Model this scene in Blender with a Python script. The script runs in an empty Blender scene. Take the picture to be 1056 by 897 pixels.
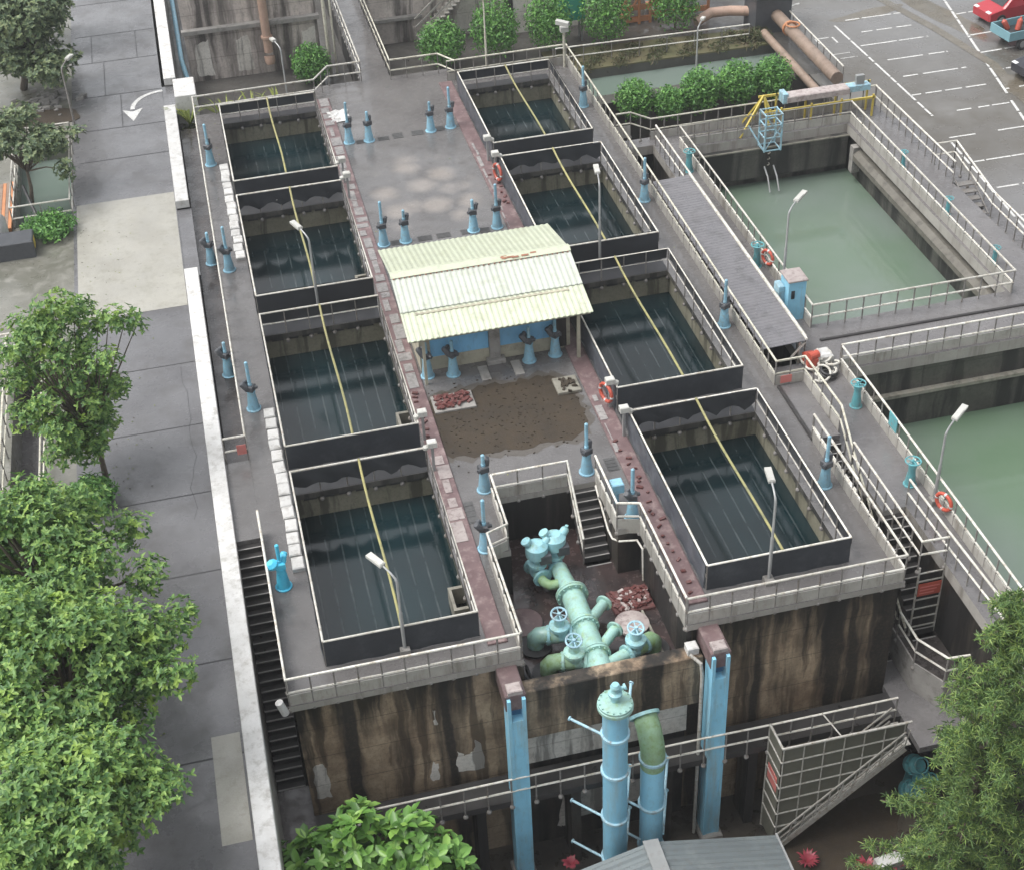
import bpy, math, random
from mathutils import Vector, Matrix, Euler
rnd = random.Random(11)
S = bpy.context.scene
COL = S.collection
R = math.radians

# ------------------------------------------------------------------ materials
def _n(nt, t, **kw):
    n = nt.nodes.new(t)
    for k, v in kw.items(): setattr(n, k, v)
    return n
def ramp(nt, fac, stops):
    r = _n(nt, 'ShaderNodeValToRGB')
    e = r.color_ramp.elements
    while len(e) > len(stops): e.remove(e[-1])
    while len(e) < len(stops): e.new(0.5)
    for el, (p, c) in zip(e, stops):
        el.position = p
        el.color = (c, c, c, 1) if isinstance(c, (int, float)) else (*c, 1)
    nt.links.new(fac, r.inputs[0])
    return r.outputs[0]
def mixc(nt, fac, a, b, mode='MIX'):
    m = _n(nt, 'ShaderNodeMix', data_type='RGBA', blend_type=mode)
    if isinstance(fac, (int, float)): m.inputs[0].default_value = fac
    else: nt.links.new(fac, m.inputs[0])
    for i, s in ((6, a), (7, b)):
        if isinstance(s, tuple): m.inputs[i].default_value = (*s, 1)
        else: nt.links.new(s, m.inputs[i])
    return m.outputs[2]
def noise(nt, vec, scale, detail=5, rough=.55, sc=None):
    if sc is not None:
        mp = _n(nt, 'ShaderNodeMapping'); mp.inputs['Scale'].default_value = sc
        nt.links.new(vec, mp.inputs[0]); vec = mp.outputs[0]
    n = _n(nt, 'ShaderNodeTexNoise'); n.inputs['Scale'].default_value = scale
    n.inputs['Detail'].default_value = detail; n.inputs['Roughness'].default_value = rough
    nt.links.new(vec, n.inputs['Vector'])
    return n.outputs['Fac']
def base(name):
    m = bpy.data.materials.new(name); m.use_nodes = True
    nt = m.node_tree; nt.nodes.clear()
    out = _n(nt, 'ShaderNodeOutputMaterial'); b = _n(nt, 'ShaderNodeBsdfPrincipled')
    nt.links.new(b.outputs[0], out.inputs[0])
    g = _n(nt, 'ShaderNodeNewGeometry')
    return m, nt, b, g.outputs['Position']
def bump(nt, b, h, strength, dist=.02):
    n = _n(nt, 'ShaderNodeBump'); n.inputs['Strength'].default_value = strength; n.inputs['Distance'].default_value = dist
    nt.links.new(h, n.inputs['Height']); nt.links.new(n.outputs[0], b.inputs['Normal'])
MATS = {}
def mat(name, c1, c2=None, scale=2., rough=(.5, .7), bmp=.15, metal=0., c3=None, streak=False, lo=.35, hi=.65, fine=14., spec=.5, grime=0.):
    """two tone noise paint / concrete; c3 = sparse third tone; streak = vertical run marks"""
    m, nt, b, P = base(name)
    c2 = c2 or tuple(x*.75 for x in c1)
    n1 = noise(nt, P, scale, 6, .6)
    col = mixc(nt, ramp(nt, n1, [(lo, 0.), (hi, 1.)]), c1, c2)
    n2 = noise(nt, P, fine, 4, .6)
    col = mixc(nt, ramp(nt, n2, [(.3, .55), (.7, 0.)]), col, mixc(nt, .4, c2, c1), 'MIX')
    if c3:
        src = noise(nt, P, scale*1.7, 7, .68, (1, 1, .12) if streak else None)
        col = mixc(nt, ramp(nt, src, [(.5, 0.), (.68, .9)]), col, c3)
    if grime:   # rust bloom, drips and dirt on old paint
        g1 = noise(nt, P, 5.5, 9, .72, (1, 1, .45)); g2 = noise(nt, P, 1.3, 4, .6)
        col = mixc(nt, ramp(nt, g1, [(.53, 0.), (.70, grime)]), col, (.13, .085, .05))
        col = mixc(nt, ramp(nt, g2, [(.45, 0.), (.75, grime*.5)]), col, (.10, .10, .085))
    oi = _n(nt, 'ShaderNodeObjectInfo')
    col = mixc(nt, ramp(nt, oi.outputs['Random'], [(0., .38), (1., 0.)]), col, tuple(x*.4+.04 for x in c2))
    nt.links.new(col, b.inputs['Base Color'])
    rr = ramp(nt, n1, [(.3, rough[0]), (.7, rough[1])])
    nt.links.new(rr, b.inputs['Roughness'])
    b.inputs['Metallic'].default_value = metal
    b.inputs['Specular IOR Level'].default_value = spec
    if bmp: bump(nt, b, n2, bmp)
    MATS[name] = m
    return m

# wet decks and floors
def wet(name, c1, c2, c3, scale=.35, rlo=.12, rhi=.5, bmp=.08, blob=False, coat=.85):
    m, nt, b, P = base(name)
    n0 = noise(nt, P, scale, 7, .62)
    n1 = noise(nt, P, scale*5, 6, .65)
    n2 = noise(nt, P, 22, 3, .6)
    col = mixc(nt, ramp(nt, n0, [(.35, 0.), (.62, 1.)]), c1, c2)
    col = mixc(nt, ramp(nt, n1, [(.52, 0.), (.75, .75)]), col, c3)
    col = mixc(nt, ramp(nt, n2, [(.3, .3), (.7, 0.)]), col, tuple(x*.55 for x in c1))
    rr = ramp(nt, n1, [(.32, rlo), (.68, rhi)])
    if blob:   # pale dried patches in the middle of the deck
        v = _n(nt, 'ShaderNodeTexVoronoi', feature='F1'); v.inputs['Scale'].default_value = .62
        v.inputs['Randomness'].default_value = .8
        wob = _n(nt, 'ShaderNodeVectorMath', operation='ADD')
        nn = _n(nt, 'ShaderNodeTexNoise'); nn.inputs['Scale'].default_value = 2.2
        sc = _n(nt, 'ShaderNodeVectorMath', operation='SCALE'); sc.inputs['Scale'].default_value = .35
        nt.links.new(P, nn.inputs['Vector']); nt.links.new(nn.outputs['Color'], sc.inputs[0])
        nt.links.new(P, wob.inputs[0]); nt.links.new(sc.outputs[0], wob.inputs[1])
        nt.links.new(wob.outputs[0], v.inputs['Vector'])
        msk = ramp(nt, v.outputs['Distance'], [(.28, 1.), (.54, 0.)])
        d = _n(nt, 'ShaderNodeVectorMath', operation='SUBTRACT'); d.inputs[1].default_value = (8.5, 58.3, 0)
        nt.links.new(P, d.inputs[0])
        dv = _n(nt, 'ShaderNodeVectorMath', operation='MULTIPLY'); dv.inputs[1].default_value = (.36, .25, 0)
        nt.links.new(d.outputs[0], dv.inputs[0])
        ln = _n(nt, 'ShaderNodeVectorMath', operation='LENGTH'); nt.links.new(dv.outputs[0], ln.inputs[0])
        rg = ramp(nt, ln.outputs['Value'], [(.75, 1.), (1., 0.)])
        mm = _n(nt, 'ShaderNodeMath', operation='MULTIPLY'); nt.links.new(msk, mm.inputs[0]); nt.links.new(rg, mm.inputs[1])
        m2 = _n(nt, 'ShaderNodeMath', operation='MULTIPLY'); m2.inputs[1].default_value = .8; nt.links.new(mm.outputs[0], m2.inputs[0])
        col = mixc(nt, m2.outputs[0], col, (.25, .225, .205))
    nt.links.new(col, b.inputs['Base Color']); nt.links.new(rr, b.inputs['Roughness'])
    film = noise(nt, P, scale*2.2, 6, .6)
    nt.links.new(ramp(nt, film, [(.36, .0), (.6, coat)]), b.inputs['Coat Weight']); b.inputs['Coat Roughness'].default_value = .07; b.inputs['Coat IOR'].default_value = 1.38
    bump(nt, b, n2, bmp)
    MATS[name] = m
    return m

def water(name, c, c2, rough=.05, scale=.25, bmp=.05, lines=False, ripple=3., ior=1.33, spec=.5):
    m, nt, b, P = base(name)
    n0 = noise(nt, P, scale, 4, .55)
    col = mixc(nt, ramp(nt, n0, [(.35, 0.), (.65, 1.)]), c, c2)
    if lines:   # rows of tube settlers seen just under the surface
        w = _n(nt, 'ShaderNodeTexWave', wave_type='BANDS', bands_direction='X', wave_profile='SIN')
        w.inputs['Scale'].default_value = .62; w.inputs['Distortion'].default_value = .25; w.inputs['Detail'].default_value = 2
        nt.links.new(P, w.inputs['Vector'])
        brk = noise(nt, P, 1.2, 3, .6)
        l = ramp(nt, w.outputs['Fac'], [(.95, 0.), (.995, 1.)])
        mu = _n(nt, 'ShaderNodeMath', operation='MULTIPLY'); nt.links.new(l, mu.inputs[0])
        nt.links.new(ramp(nt, brk, [(.35, .05), (.65, .8)]), mu.inputs[1])
        col = mixc(nt, mu.outputs[0], col, (.055, .068, .07))
    nt.links.new(col, b.inputs['Base Color'])
    b.inputs['Roughness'].default_value = rough
    b.inputs['IOR'].default_value = ior; b.inputs['Specular IOR Level'].default_value = spec
    bump(nt, b, noise(nt, P, ripple, 3, .5), bmp, .05)
    MATS[name] = m
    return m

def leafmat(name, cols, rough=.45, trans=.25, fresh=None):
    m, nt, b, P = base(name)
    g = _n(nt, 'ShaderNodeNewGeometry')
    k = len(cols)
    c = ramp(nt, g.outputs['Random Per Island'], [((i+.5)/k if k > 1 else .5, cc) for i, cc in enumerate(cols)])
    n = noise(nt, P, .9, 3, .5)
    c = mixc(nt, ramp(nt, n, [(.35, .45), (.65, 0.)]), c, cols[0])
    if fresh:
        fn = noise(nt, P, 1.5, 2, .5)
        c = mixc(nt, ramp(nt, fn, [(.57, 0.), (.68, .8)]), c, fresh)
    nt.links.new(c, b.inputs['Base Color'])
    b.inputs['Roughness'].default_value = rough
    tr = _n(nt, 'ShaderNodeBsdfTranslucent'); nt.links.new(c, tr.inputs['Color'])
    mx = _n(nt, 'ShaderNodeMixShader'); mx.inputs[0].default_value = trans
    out = [x for x in nt.nodes if x.type == 'OUTPUT_MATERIAL'][0]
    nt.links.new(b.outputs[0], mx.inputs[1]); nt.links.new(tr.outputs[0], mx.inputs[2]); nt.links.new(mx.outputs[0], out.inputs[0])
    MATS[name] = m
    return m

def stained(name, pale, mid, dark, amount=.5, top=None, band=None):
    """old water-stained concrete: vertical run marks, pour lines, moss"""
    m, nt, b, P = base(name)
    wn = _n(nt, 'ShaderNodeTexNoise'); wn.inputs['Scale'].default_value = .9; wn.inputs['Detail'].default_value = 4
    nt.links.new(P, wn.inputs['Vector'])
    wsc = _n(nt, 'ShaderNodeVectorMath', operation='SCALE'); wsc.inputs['Scale'].default_value = .3
    nt.links.new(wn.outputs['Color'], wsc.inputs[0])
    wp = _n(nt, 'ShaderNodeVectorMath', operation='ADD'); nt.links.new(P, wp.inputs[0]); nt.links.new(wsc.outputs[0], wp.inputs[1])
    st = noise(nt, wp.outputs[0], .85, 5, .58, (1., 1., .06))
    st2 = noise(nt, wp.outputs[0], 1.7, 5, .6, (1.2, 1.2, .07))
    bl = noise(nt, P, .75, 6, .65)
    fine = noise(nt, P, 9, 6, .7)
    col = mixc(nt, ramp(nt, bl, [(.36, 0.), (.62, 1.)]), mid, pale)
    col = mixc(nt, ramp(nt, st2, [(.52, 0.), (.61, .8)]), col, tuple(x*.3 for x in mid))
    col = mixc(nt, ramp(nt, st, [(amount-.07, 0.), (amount+.05, .95)]), col, dark)
    col = mixc(nt, ramp(nt, fine, [(.30, .5), (.52, 0.)]), col, tuple(x*.45 for x in mid))
    if top is not None:   # black algae runs hanging from the wall head, of uneven length
        s0 = _n(nt, 'ShaderNodeSeparateXYZ'); nt.links.new(P, s0.inputs[0])
        rn = noise(nt, wp.outputs[0], 1.1, 5, .6, (1., 1., .02))
        dp = _n(nt, 'ShaderNodeMath', operation='MULTIPLY_ADD'); dp.inputs[1].default_value = .22; dp.inputs[2].default_value = -.22*top+.62
        nt.links.new(s0.outputs['Z'], dp.inputs[0])
        ml = _n(nt, 'ShaderNodeMath', operation='MULTIPLY_ADD'); ml.inputs[1].default_value = 2.6; ml.inputs[2].default_value = -1.3; nt.links.new(rn, ml.inputs[0])
        sm = _n(nt, 'ShaderNodeMath', operation='ADD'); nt.links.new(dp.outputs[0], sm.inputs[0]); nt.links.new(ml.outputs[0], sm.inputs[1])
        col = mixc(nt, ramp(nt, sm.outputs[0], [(.22, 0.), (.62, .93)]), col, dark)
    if band is not None:   # shade under the coping, painted black above the band height, uneven edge
        s1 = _n(nt, 'ShaderNodeSeparateXYZ'); nt.links.new(P, s1.inputs[0])
        en = noise(nt, P, .7, 5, .6, (1, 1, .1))
        m1 = _n(nt, 'ShaderNodeMath', operation='MULTIPLY_ADD'); m1.inputs[1].default_value = .5; m1.inputs[2].default_value = -.25-band+.5; nt.links.new(en, m1.inputs[0])
        m2 = _n(nt, 'ShaderNodeMath', operation='ADD'); nt.links.new(s1.outputs['Z'], m2.inputs[0]); nt.links.new(m1.outputs[0], m2.inputs[1])
        col = mixc(nt, ramp(nt, m2.outputs[0], [(.46, 0.), (.56, .93)]), col, (.022, .021, .019))
    # horizontal pour joints every 1.25 m
    sp = _n(nt, 'ShaderNodeSeparateXYZ'); nt.links.new(P, sp.inputs[0])
    ad = _n(nt, 'ShaderNodeMath', operation='MULTIPLY_ADD'); ad.inputs[1].default_value = .8; ad.inputs[2].default_value = 50
    nt.links.new(sp.outputs['Z'], ad.inputs[0])
    fr = _n(nt, 'ShaderNodeMath', operation='FRACT'); nt.links.new(ad.outputs[0], fr.inputs[0])
    j = ramp(nt, fr.outputs[0], [(0., .75), (.03, 0.)])
    col = mixc(nt, j, col, dark)
    nt.links.new(col, b.inputs['Base Color'])
    nt.links.new(ramp(nt, st, [(.4, .35), (.6, .75)]), b.inputs['Roughness'])
    bump(nt, b, fine, .25, .02)
    MATS[name] = m
    return m

wet('deck', (.110, .105, .104), (.152, .146, .144), (.072, .068, .066), .3, .07, .45, blob=True)
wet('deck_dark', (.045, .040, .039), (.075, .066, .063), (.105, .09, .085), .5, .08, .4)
wet('basin_deck', (.125, .12, .122), (.17, .163, .163), (.085, .08, .078), .35, .12, .5)
wet('road', (.105, .104, .109), (.15, .149, .155), (.075, .072, .07), .22, .1, .5, coat=1.)
wet('road_pale', (.30, .29, .255), (.36, .35, .31), (.22, .215, .17), .5, .25, .6)
wet('yard', (.20, .195, .17), (.115, .115, .09), (.30, .29, .26), .4, .2, .6)
wet('parking', (.165, .162, .16), (.085, .074, .056), (.19, .186, .178), .075, .1, .5)
wet('parking_dark', (.10, .088, .066), (.15, .13, .10), (.2, .18, .15), .3, .15, .5)
wet('ground_low', (.03, .027, .024), (.075, .063, .048), (.10, .085, .066), .35, .15, .6)
wet('ground_back', (.06, .056, .052), (.085, .08, .072), (.12, .115, .1), .5, .25, .7)
wet('soil', (.028, .020, .012), (.046, .032, .018), (.066, .048, .027), .9, .6, .9, .4, coat=.0)
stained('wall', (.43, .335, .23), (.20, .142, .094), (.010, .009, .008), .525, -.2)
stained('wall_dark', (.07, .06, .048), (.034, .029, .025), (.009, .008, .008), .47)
stained('wall_pale', (.72, .69, .64), (.56, .53, .48), (.16, .14, .115), .69)
stained('wall_far', (.58, .52, .48), (.41, .365, .335), (.06, .052, .048), .53)
stained('lining', (.235, .225, .17), (.17, .16, .115), (.06, .055, .04), .72, band=-.36)
stained('basin_wall', (.105, .10, .088), (.06, .056, .05), (.02, .02, .019), .52)
mat('ledge_dark', (.19, .178, .15), (.12, .11, .09), 1.5, c3=(.06, .055, .045))
wet('pit_floor', (.065, .042, .040), (.028, .024, .024), (.115, .08, .075), .9, .05, .35, .12, coat=1.)
wet('damp', (.075, .066, .055), (.10, .09, .08), (.055, .048, .04), .8, .3, .7, .2, coat=.3)
mat('ledge', (.30, .285, .24), (.21, .20, .165), 1.5, c3=(.10, .09, .07))
mat('concrete', (.34, .325, .305), (.24, .23, .215), 1.3, (.4, .75), .25, c3=(.13, .12, .11))
mat('pale_strip', (.42, .40, .39), (.24, .23, .225), 4.5, (.4, .65), .25, c3=(.11, .10, .10))
mat('toe_wall', (.47, .455, .42), (.36, .345, .315), 1.1, (.4, .65), .15, c3=(.2, .18, .15), streak=True, grime=0.45)
mat('concrete_face', (.42, .40, .37), (.31, .295, .27), .9, (.4, .7), .2, c3=(.17, .15, .13), streak=True)
mat('white_paint', (.70, .70, .69), (.56, .555, .54), 2., (.4, .6), .15, c3=(.38, .37, .345), grime=0.3)
mat('marking', (.74, .74, .72), (.5, .5, .48), 5., (.4, .6), .1, c3=(.3, .3, .3))
mat('rail_white', (.78, .77, .72), (.62, .60, .53), 3., (.35, .5), .05, c3=(.36, .30, .22), grime=0.45)
mat('rail_cream', (.68, .67, .57), (.54, .52, .43), 3., (.35, .5), .05, c3=(.30, .26, .18), grime=0.4)
mat('post_grey', (.27, .26, .25), (.18, .17, .16), 5., (.4, .6), .05, c3=(.14, .10, .07))
mat('post_pale', (.46, .45, .42), (.32, .31, .28), 5., (.4, .6), .05, c3=(.2, .16, .11))
mat('cloth', (.017, .019, .024), (.030, .034, .042), 1.6, (.45, .7), .3, fine=40)
mat('rubber', (.020, .021, .024), (.035, .036, .040), 1.5, (.3, .6), .2)
mat('cloth_front', (.040, .047, .058), (.024, .028, .036), 1.2, (.4, .6), .3, c3=(.06, .068, .08), fine=30)
mat('cloth_blue', (.085, .098, .12), (.055, .065, .082), 1.1, (.4, .6), .25, c3=(.15, .17, .19), fine=30, grime=0.25)
mat('beam_yellow', (.40, .36, .13), (.28, .27, .13), 2., (.5, .7), .1, c3=(.15, .15, .09))
mat('red_brick', (.15, .042, .038), (.085, .03, .028), 7., (.35, .6), .3, c3=(.17, .12, .11))
mat('pink_strip', (.50, .45, .43), (.34, .28, .27), 3.5, (.4, .65), .2, c3=(.17, .13, .125))
mat('maroon', (.19, .125, .125), (.12, .075, .078), 1.6, (.35, .6), .2, c3=(.3, .23, .22))
mat('valve_blue', (.29, .55, .69), (.23, .46, .60), 4., (.3, .5), .05, c3=(.26, .34, .36), grime=0.45)
mat('valve_cyan', (.06, .52, .78), (.10, .62, .85), 6., (.25, .4), .2)
mat('valve_teal', (.12, .42, .46), (.10, .34, .38), 4., (.3, .5), .05, c3=(.2, .25, .25), grime=0.4)
mat('actuator', (.045, .05, .058), (.08, .085, .095), 5., (.35, .6), .1)
mat('column_blue', (.29, .63, .83), (.24, .57, .77), 1.2, (.35, .5), .08, c3=(.30, .42, .45), streak=True, grime=0.25)
mat('deep_blue', (.05, .18, .33), (.04, .13, .25), 3.)
mat('pipe_green', (.38, .61, .56), (.31, .54, .49), 2.5, (.3, .5), .1, c3=(.30, .44, .20), lo=.3, hi=.6, grime=0.5)
mat('pipe_cyan', (.30, .62, .72), (.32, .57, .60), 3., (.3, .5), .1, c3=(.25, .42, .30), grime=0.45)
mat('pipe_moss', (.20, .33, .14), (.28, .45, .30), 3.5, (.5, .7), .3, c3=(.16, .26, .05), grime=0.4)
mat('rust_pipe', (.33, .245, .19), (.25, .18, .14), 1.5, (.4, .6), .15, c3=(.17, .12, .09), grime=0.6)
mat('tan_pipe', (.52, .36, .28), (.45, .30, .23), 1.5, (.4, .6), .1, grime=0.4)
mat('roof_white', (.60, .63, .57), (.55, .585, .51), 1.2, (.35, .5), .05, c3=(.44, .48, .36), grime=0.22)
mat('roof_cream', (.57, .605, .47), (.51, .55, .42), 1.2, (.35, .5), .05, c3=(.45, .48, .34), grime=0.3)
mat('rust', (.36, .16, .09), (.25, .12, .08), 4., (.6, .8), .2)
mat('house_wall', (.55, .52, .40), (.46, .43, .33), 1.5, (.5, .7), .15, c3=(.3, .28, .22), grime=0.5)
mat('shutter_blue', (.24, .56, .84), (.19, .48, .76), 1.5, (.3, .45), .05, grime=0.3)
mat('tin_grey', (.175, .205, .215), (.14, .165, .175), .8, (.3, .5), .08, c3=(.22, .25, .25), grime=0.35)
mat('tin_dark', (.14, .138, .148), (.175, .17, .18), .9, (.2, .4), .08, c3=(.1, .098, .1))
mat('net_khaki', (.14, .14, .108), (.105, .104, .08), 1.5, (.6, .8), .3, c3=(.11, .11, .075), fine=45, grime=0.4)
mat('steel', (.42, .43, .43), (.33, .34, .34), 3., (.3, .5), .05, .3, grime=0.3)
mat('lamp_head', (.60, .60, .57), (.50, .50, .46), 4., (.35, .5), .02, grime=0.3)
mat('black', (.02, .02, .022), (.035, .035, .037), 4., (.35, .6), .1)
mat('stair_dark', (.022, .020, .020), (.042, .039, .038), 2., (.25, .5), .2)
mat('nosing', (.36, .35, .34), (.24, .23, .22), 4., (.3, .5), .1)
mat('red_sign', (.62, .16, .14), (.55, .2, .18), 4., (.4, .5), .02)
mat('red_ring', (.52, .09, .055), (.42, .08, .05), 5., (.35, .5), .02)
mat('orange', (.62, .27, .12), (.48, .20, .09), 2., (.5, .7), .1)
mat('yellow', (.72, .56, .10), (.62, .48, .08), 3., (.35, .5), .02, grime=0.4)
mat('sky_blue', (.33, .60, .74), (.36, .56, .65), 3., (.35, .5), .02, c3=(.24, .21, .18), grime=0.5)
mat('green_box', (.05, .40, .30), (.04, .34, .25), 2., (.4, .5), .05)
mat('grating', (.10, .10, .10), (.06, .06, .06), 9., (.4, .6), .2)
mat('bark', (.16, .125, .09), (.10, .08, .06), 8., (.7, .9), .5)
mat('car_red', (.50, .03, .045), (.45, .025, .04), 2., (.12, .2), 0)
mat('car_black', (.02, .02, .028), (.03, .03, .04), 2., (.1, .2), 0)
mat('car_teal', (.22, .42, .47), (.18, .36, .42), 2., (.25, .4), .02, grime=0.2)
mat('glass_dark', (.02, .025, .03), (.03, .035, .04), 2., (.05, .1), 0)
mat('tyre', (.018, .018, .018), (.03, .03, .03), 6., (.7, .9), .1)
mat('car_lamp', (.75, .76, .76), (.65, .66, .66), 6., (.1, .2), 0)
mat('pink_leaf', (.62, .06, .12), (.45, .04, .10), 6., (.4, .6), .1)
water('tank_water', (.004, .011, .013), (.007, .021, .025), .08, .3, .035, lines=True, ripple=16., ior=1.5, spec=.6)
water('basin_water', (.155, .192, .168), (.108, .165, .108), .06, .12, .07, ripple=3.5, ior=1.5)
water('pond_water', (.15, .185, .165), (.125, .165, .14), .06, .2, .05)
leafmat('leaf_broad', [(.08, .18, .04), (.13, .29, .055), (.19, .39, .08), (.28, .48, .10)], .35, .2)
leafmat('leaf_tree', [(.07, .16, .05), (.14, .27, .075), (.22, .385, .10), (.32, .48, .12)], .5, .3, (.32, .46, .08))
leafmat('leaf_dull', [(.07, .115, .06), (.12, .175, .085), (.18, .24, .11), (.26, .31, .14)], .55, .2)
leafmat('leaf_bush', [(.06, .17, .04), (.12, .29, .06), (.20, .42, .09)], .5, .2)
leafmat('leaf_conifer', [(.09, .17, .06), (.15, .26, .075), (.225, .35, .09), (.33, .43, .115)], .5, .2)
leafmat('leaf_yellow', [(.15, .20, .04), (.26, .31, .06), (.33, .36, .09)], .5, .25)
leafmat('leaf_red', [(.30, .04, .06), (.42, .06, .10), (.25, .07, .07)], .45, .2)
leafmat('leaf_orange', [(.30, .17, .06), (.36, .22, .07), (.22, .16, .06)], .5, .2)
leafmat('grass', [(.06, .085, .03), (.10, .115, .045), (.15, .125, .07), (.12, .095, .06)], .7, .2)

# ------------------------------------------------------------------ mesh kit
class MB:
    def __init__(s): s.v = []; s.f = []; s.m = []
    def face(s, pts, m=0):
        i = len(s.v); s.v += [tuple(p) for p in pts]; s.f.append(tuple(range(i, i+len(pts)))); s.m.append(m)
        return s
    def box(s, x0, x1, y0, y1, z0, z1, m=0, skip=''):
        i = len(s.v)
        s.v += [(x0, y0, z0), (x1, y0, z0), (x1, y1, z0), (x0, y1, z0), (x0, y0, z1), (x1, y0, z1), (x1, y1, z1), (x0, y1, z1)]
        for k, q in (('b', (0, 3, 2, 1)), ('t', (4, 5, 6, 7)), ('f', (0, 1, 5, 4)), ('r', (1, 2, 6, 5)), ('k', (2, 3, 7, 6)), ('l', (3, 0, 4, 7))):
            if k in skip: continue
            s.f.append(tuple(i+a for a in q)); s.m.append(m)
        return s
    def cbox(s, x0, x1, y0, y1, z0, z1, c=.02, m=0):
        """box with chamfered top edges"""
        i = len(s.v)
        s.v += [(x0, y0, z0), (x1, y0, z0), (x1, y1, z0), (x0, y1, z0), (x0, y0, z1-c), (x1, y0, z1-c), (x1, y1, z1-c), (x0, y1, z1-c),
                (x0+c, y0+c, z1), (x1-c, y0+c, z1), (x1-c, y1-c, z1), (x0+c, y1-c, z1)]
        for q in [(0, 3, 2, 1), (8, 9, 10, 11)] + [t for a in range(4) for t in ((a, (a+1) % 4, 4+(a+1) % 4, 4+a), (4+a, 4+(a+1) % 4, 8+(a+1) % 4, 8+a))]:
            s.f.append(tuple(i+a for a in q)); s.m.append(m)
        return s
    def obox(s, c, u, v, w, m=0):
        """oriented box: centre and three half-axis vectors"""
        c, u, v, w = map(Vector, (c, u, v, w)); i = len(s.v)
        for a, b, d in ((-1, -1, -1), (1, -1, -1), (1, 1, -1), (-1, 1, -1), (-1, -1, 1), (1, -1, 1), (1, 1, 1), (-1, 1, 1)):
            s.v.append(tuple(c+u*a+v*b+w*d))
        for q in ((0, 3, 2, 1), (4, 5, 6, 7), (0, 1, 5, 4), (1, 2, 6, 5), (2, 3, 7, 6), (3, 0, 4, 7)):
            s.f.append(tuple(i+a for a in q)); s.m.append(m)
        return s
    def bar(s, a, b, w=.05, h=.05, m=0):
        a, b = Vector(a), Vector(b); d = b-a; L = d.length
        if L < 1e-6: return s
        d /= L; up = Vector((0, 0, 1)) if abs(d.z) < .95 else Vector((0, 1, 0))
        x = d.cross(up).normalized(); y = x.cross(d).normalized()
        return s.obox((a+b)/2, d*L/2, x*w/2, y*h/2, m)
    def tube(s, path, r, n=8, m=0, caps=True):
        P = [Vector(p) for p in path]; k = len(P)
        rs = r if isinstance(r, (list, tuple)) else [r]*k
        T = []
        for i in range(k):
            t = Vector((0, 0, 0))
            if i > 0: t += (P[i]-P[i-1]).normalized()
            if i < k-1: t += (P[i+1]-P[i]).normalized()
            T.append(t.normalized() if t.length > 1e-6 else Vector((0, 0, 1)))
        a = Vector((0, 0, 1)) if abs(T[0].z) < .9 else Vector((1, 0, 0))
        u = T[0].cross(a).normalized(); i0 = len(s.v)
        for i in range(k):
            u = (u-T[i]*u.dot(T[i])).normalized(); w = T[i].cross(u)
            sc = 1.
            if 0 < i < k-1:
                c = max(.35, math.cos((P[i]-P[i-1]).angle(P[i+1]-P[i])/2)); sc = 1/c**.5
            for j in range(n):
                an = 2*math.pi*j/n
                s.v.append(tuple(P[i]+(u*math.cos(an)+w*math.sin(an))*rs[i]*sc))
        for i in range(k-1):
            for j in range(n):
                s.f.append((i0+i*n+j, i0+i*n+(j+1) % n, i0+(i+1)*n+(j+1) % n, i0+(i+1)*n+j)); s.m.append(m)
        if caps:
            s.f.append(tuple(i0+j for j in reversed(range(n)))); s.m.append(m)
            s.f.append(tuple(i0+(k-1)*n+j for j in range(n))); s.m.append(m)
        return s
    def lathe(s, prof, c=(0, 0, 0), axis=(0, 0, 1), n=16, m=0):
        """profile of (radius, distance along axis)"""
        c, ax = Vector(c), Vector(axis).normalized()
        path = [c+ax*h for _, h in prof]; a = Vector((0, 0, 1)) if abs(ax.z) < .9 else Vector((1, 0, 0))
        u = ax.cross(a).normalized(); w = ax.cross(u); i0 = len(s.v); k = len(prof)
        for (r, h), p in zip(prof, path):
            for j in range(n):
                an = 2*math.pi*j/n; s.v.append(tuple(p+(u*math.cos(an)+w*math.sin(an))*r))
        for i in range(k-1):
            for j in range(n):
                s.f.append((i0+i*n+j, i0+i*n+(j+1) % n, i0+(i+1)*n+(j+1) % n, i0+(i+1)*n+j)); s.m.append(m)
        s.f.append(tuple(i0+j for j in reversed(range(n)))); s.m.append(m)
        s.f.append(tuple(i0+(k-1)*n+j for j in range(n))); s.m.append(m)
        return s
    def bolts(s, c, axis, R_, n=12, r=.022, h=.04, m=0):
        c, ax = Vector(c), Vector(axis).normalized(); a = Vector((0, 0, 1)) if abs(ax.z) < .9 else Vector((1, 0, 0))
        u = ax.cross(a).normalized(); w = ax.cross(u)
        for k in range(n):
            p = c+(u*math.cos(6.2832*k/n)+w*math.sin(6.2832*k/n))*R_
            s.tube([p-ax*h, p+ax*h], r, 6, m)
        return s
    def ring(s, c, axis, R_, r, n=20, k=6, m=0, a0=0., a1=2*math.pi):
        c, ax = Vector(c), Vector(axis).normalized(); a = Vector((0, 0, 1)) if abs(ax.z) < .9 else Vector((1, 0, 0))
        u = ax.cross(a).normalized(); w = ax.cross(u)
        full = a1-a0 > 6.28
        pts = [c+(u*math.cos(a0+(a1-a0)*i/n)+w*math.sin(a0+(a1-a0)*i/n))*R_ for i in range(n+1)]
        return s.tube(pts, r, k, m, caps=not full)
    def prism(s, pts, z0, z1, m=0):
        k = len(pts); i = len(s.v)
        s.v += [(x, y, z0) for x, y in pts]+[(x, y, z1) for x, y in pts]
        s.f.append(tuple(i+j for j in reversed(range(k)))); s.m.append(m)
        s.f.append(tuple(i+k+j for j in range(k))); s.m.append(m)
        for j in range(k):
            s.f.append((i+j, i+(j+1) % k, i+k+(j+1) % k, i+k+j)); s.m.append(m)
        return s
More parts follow.
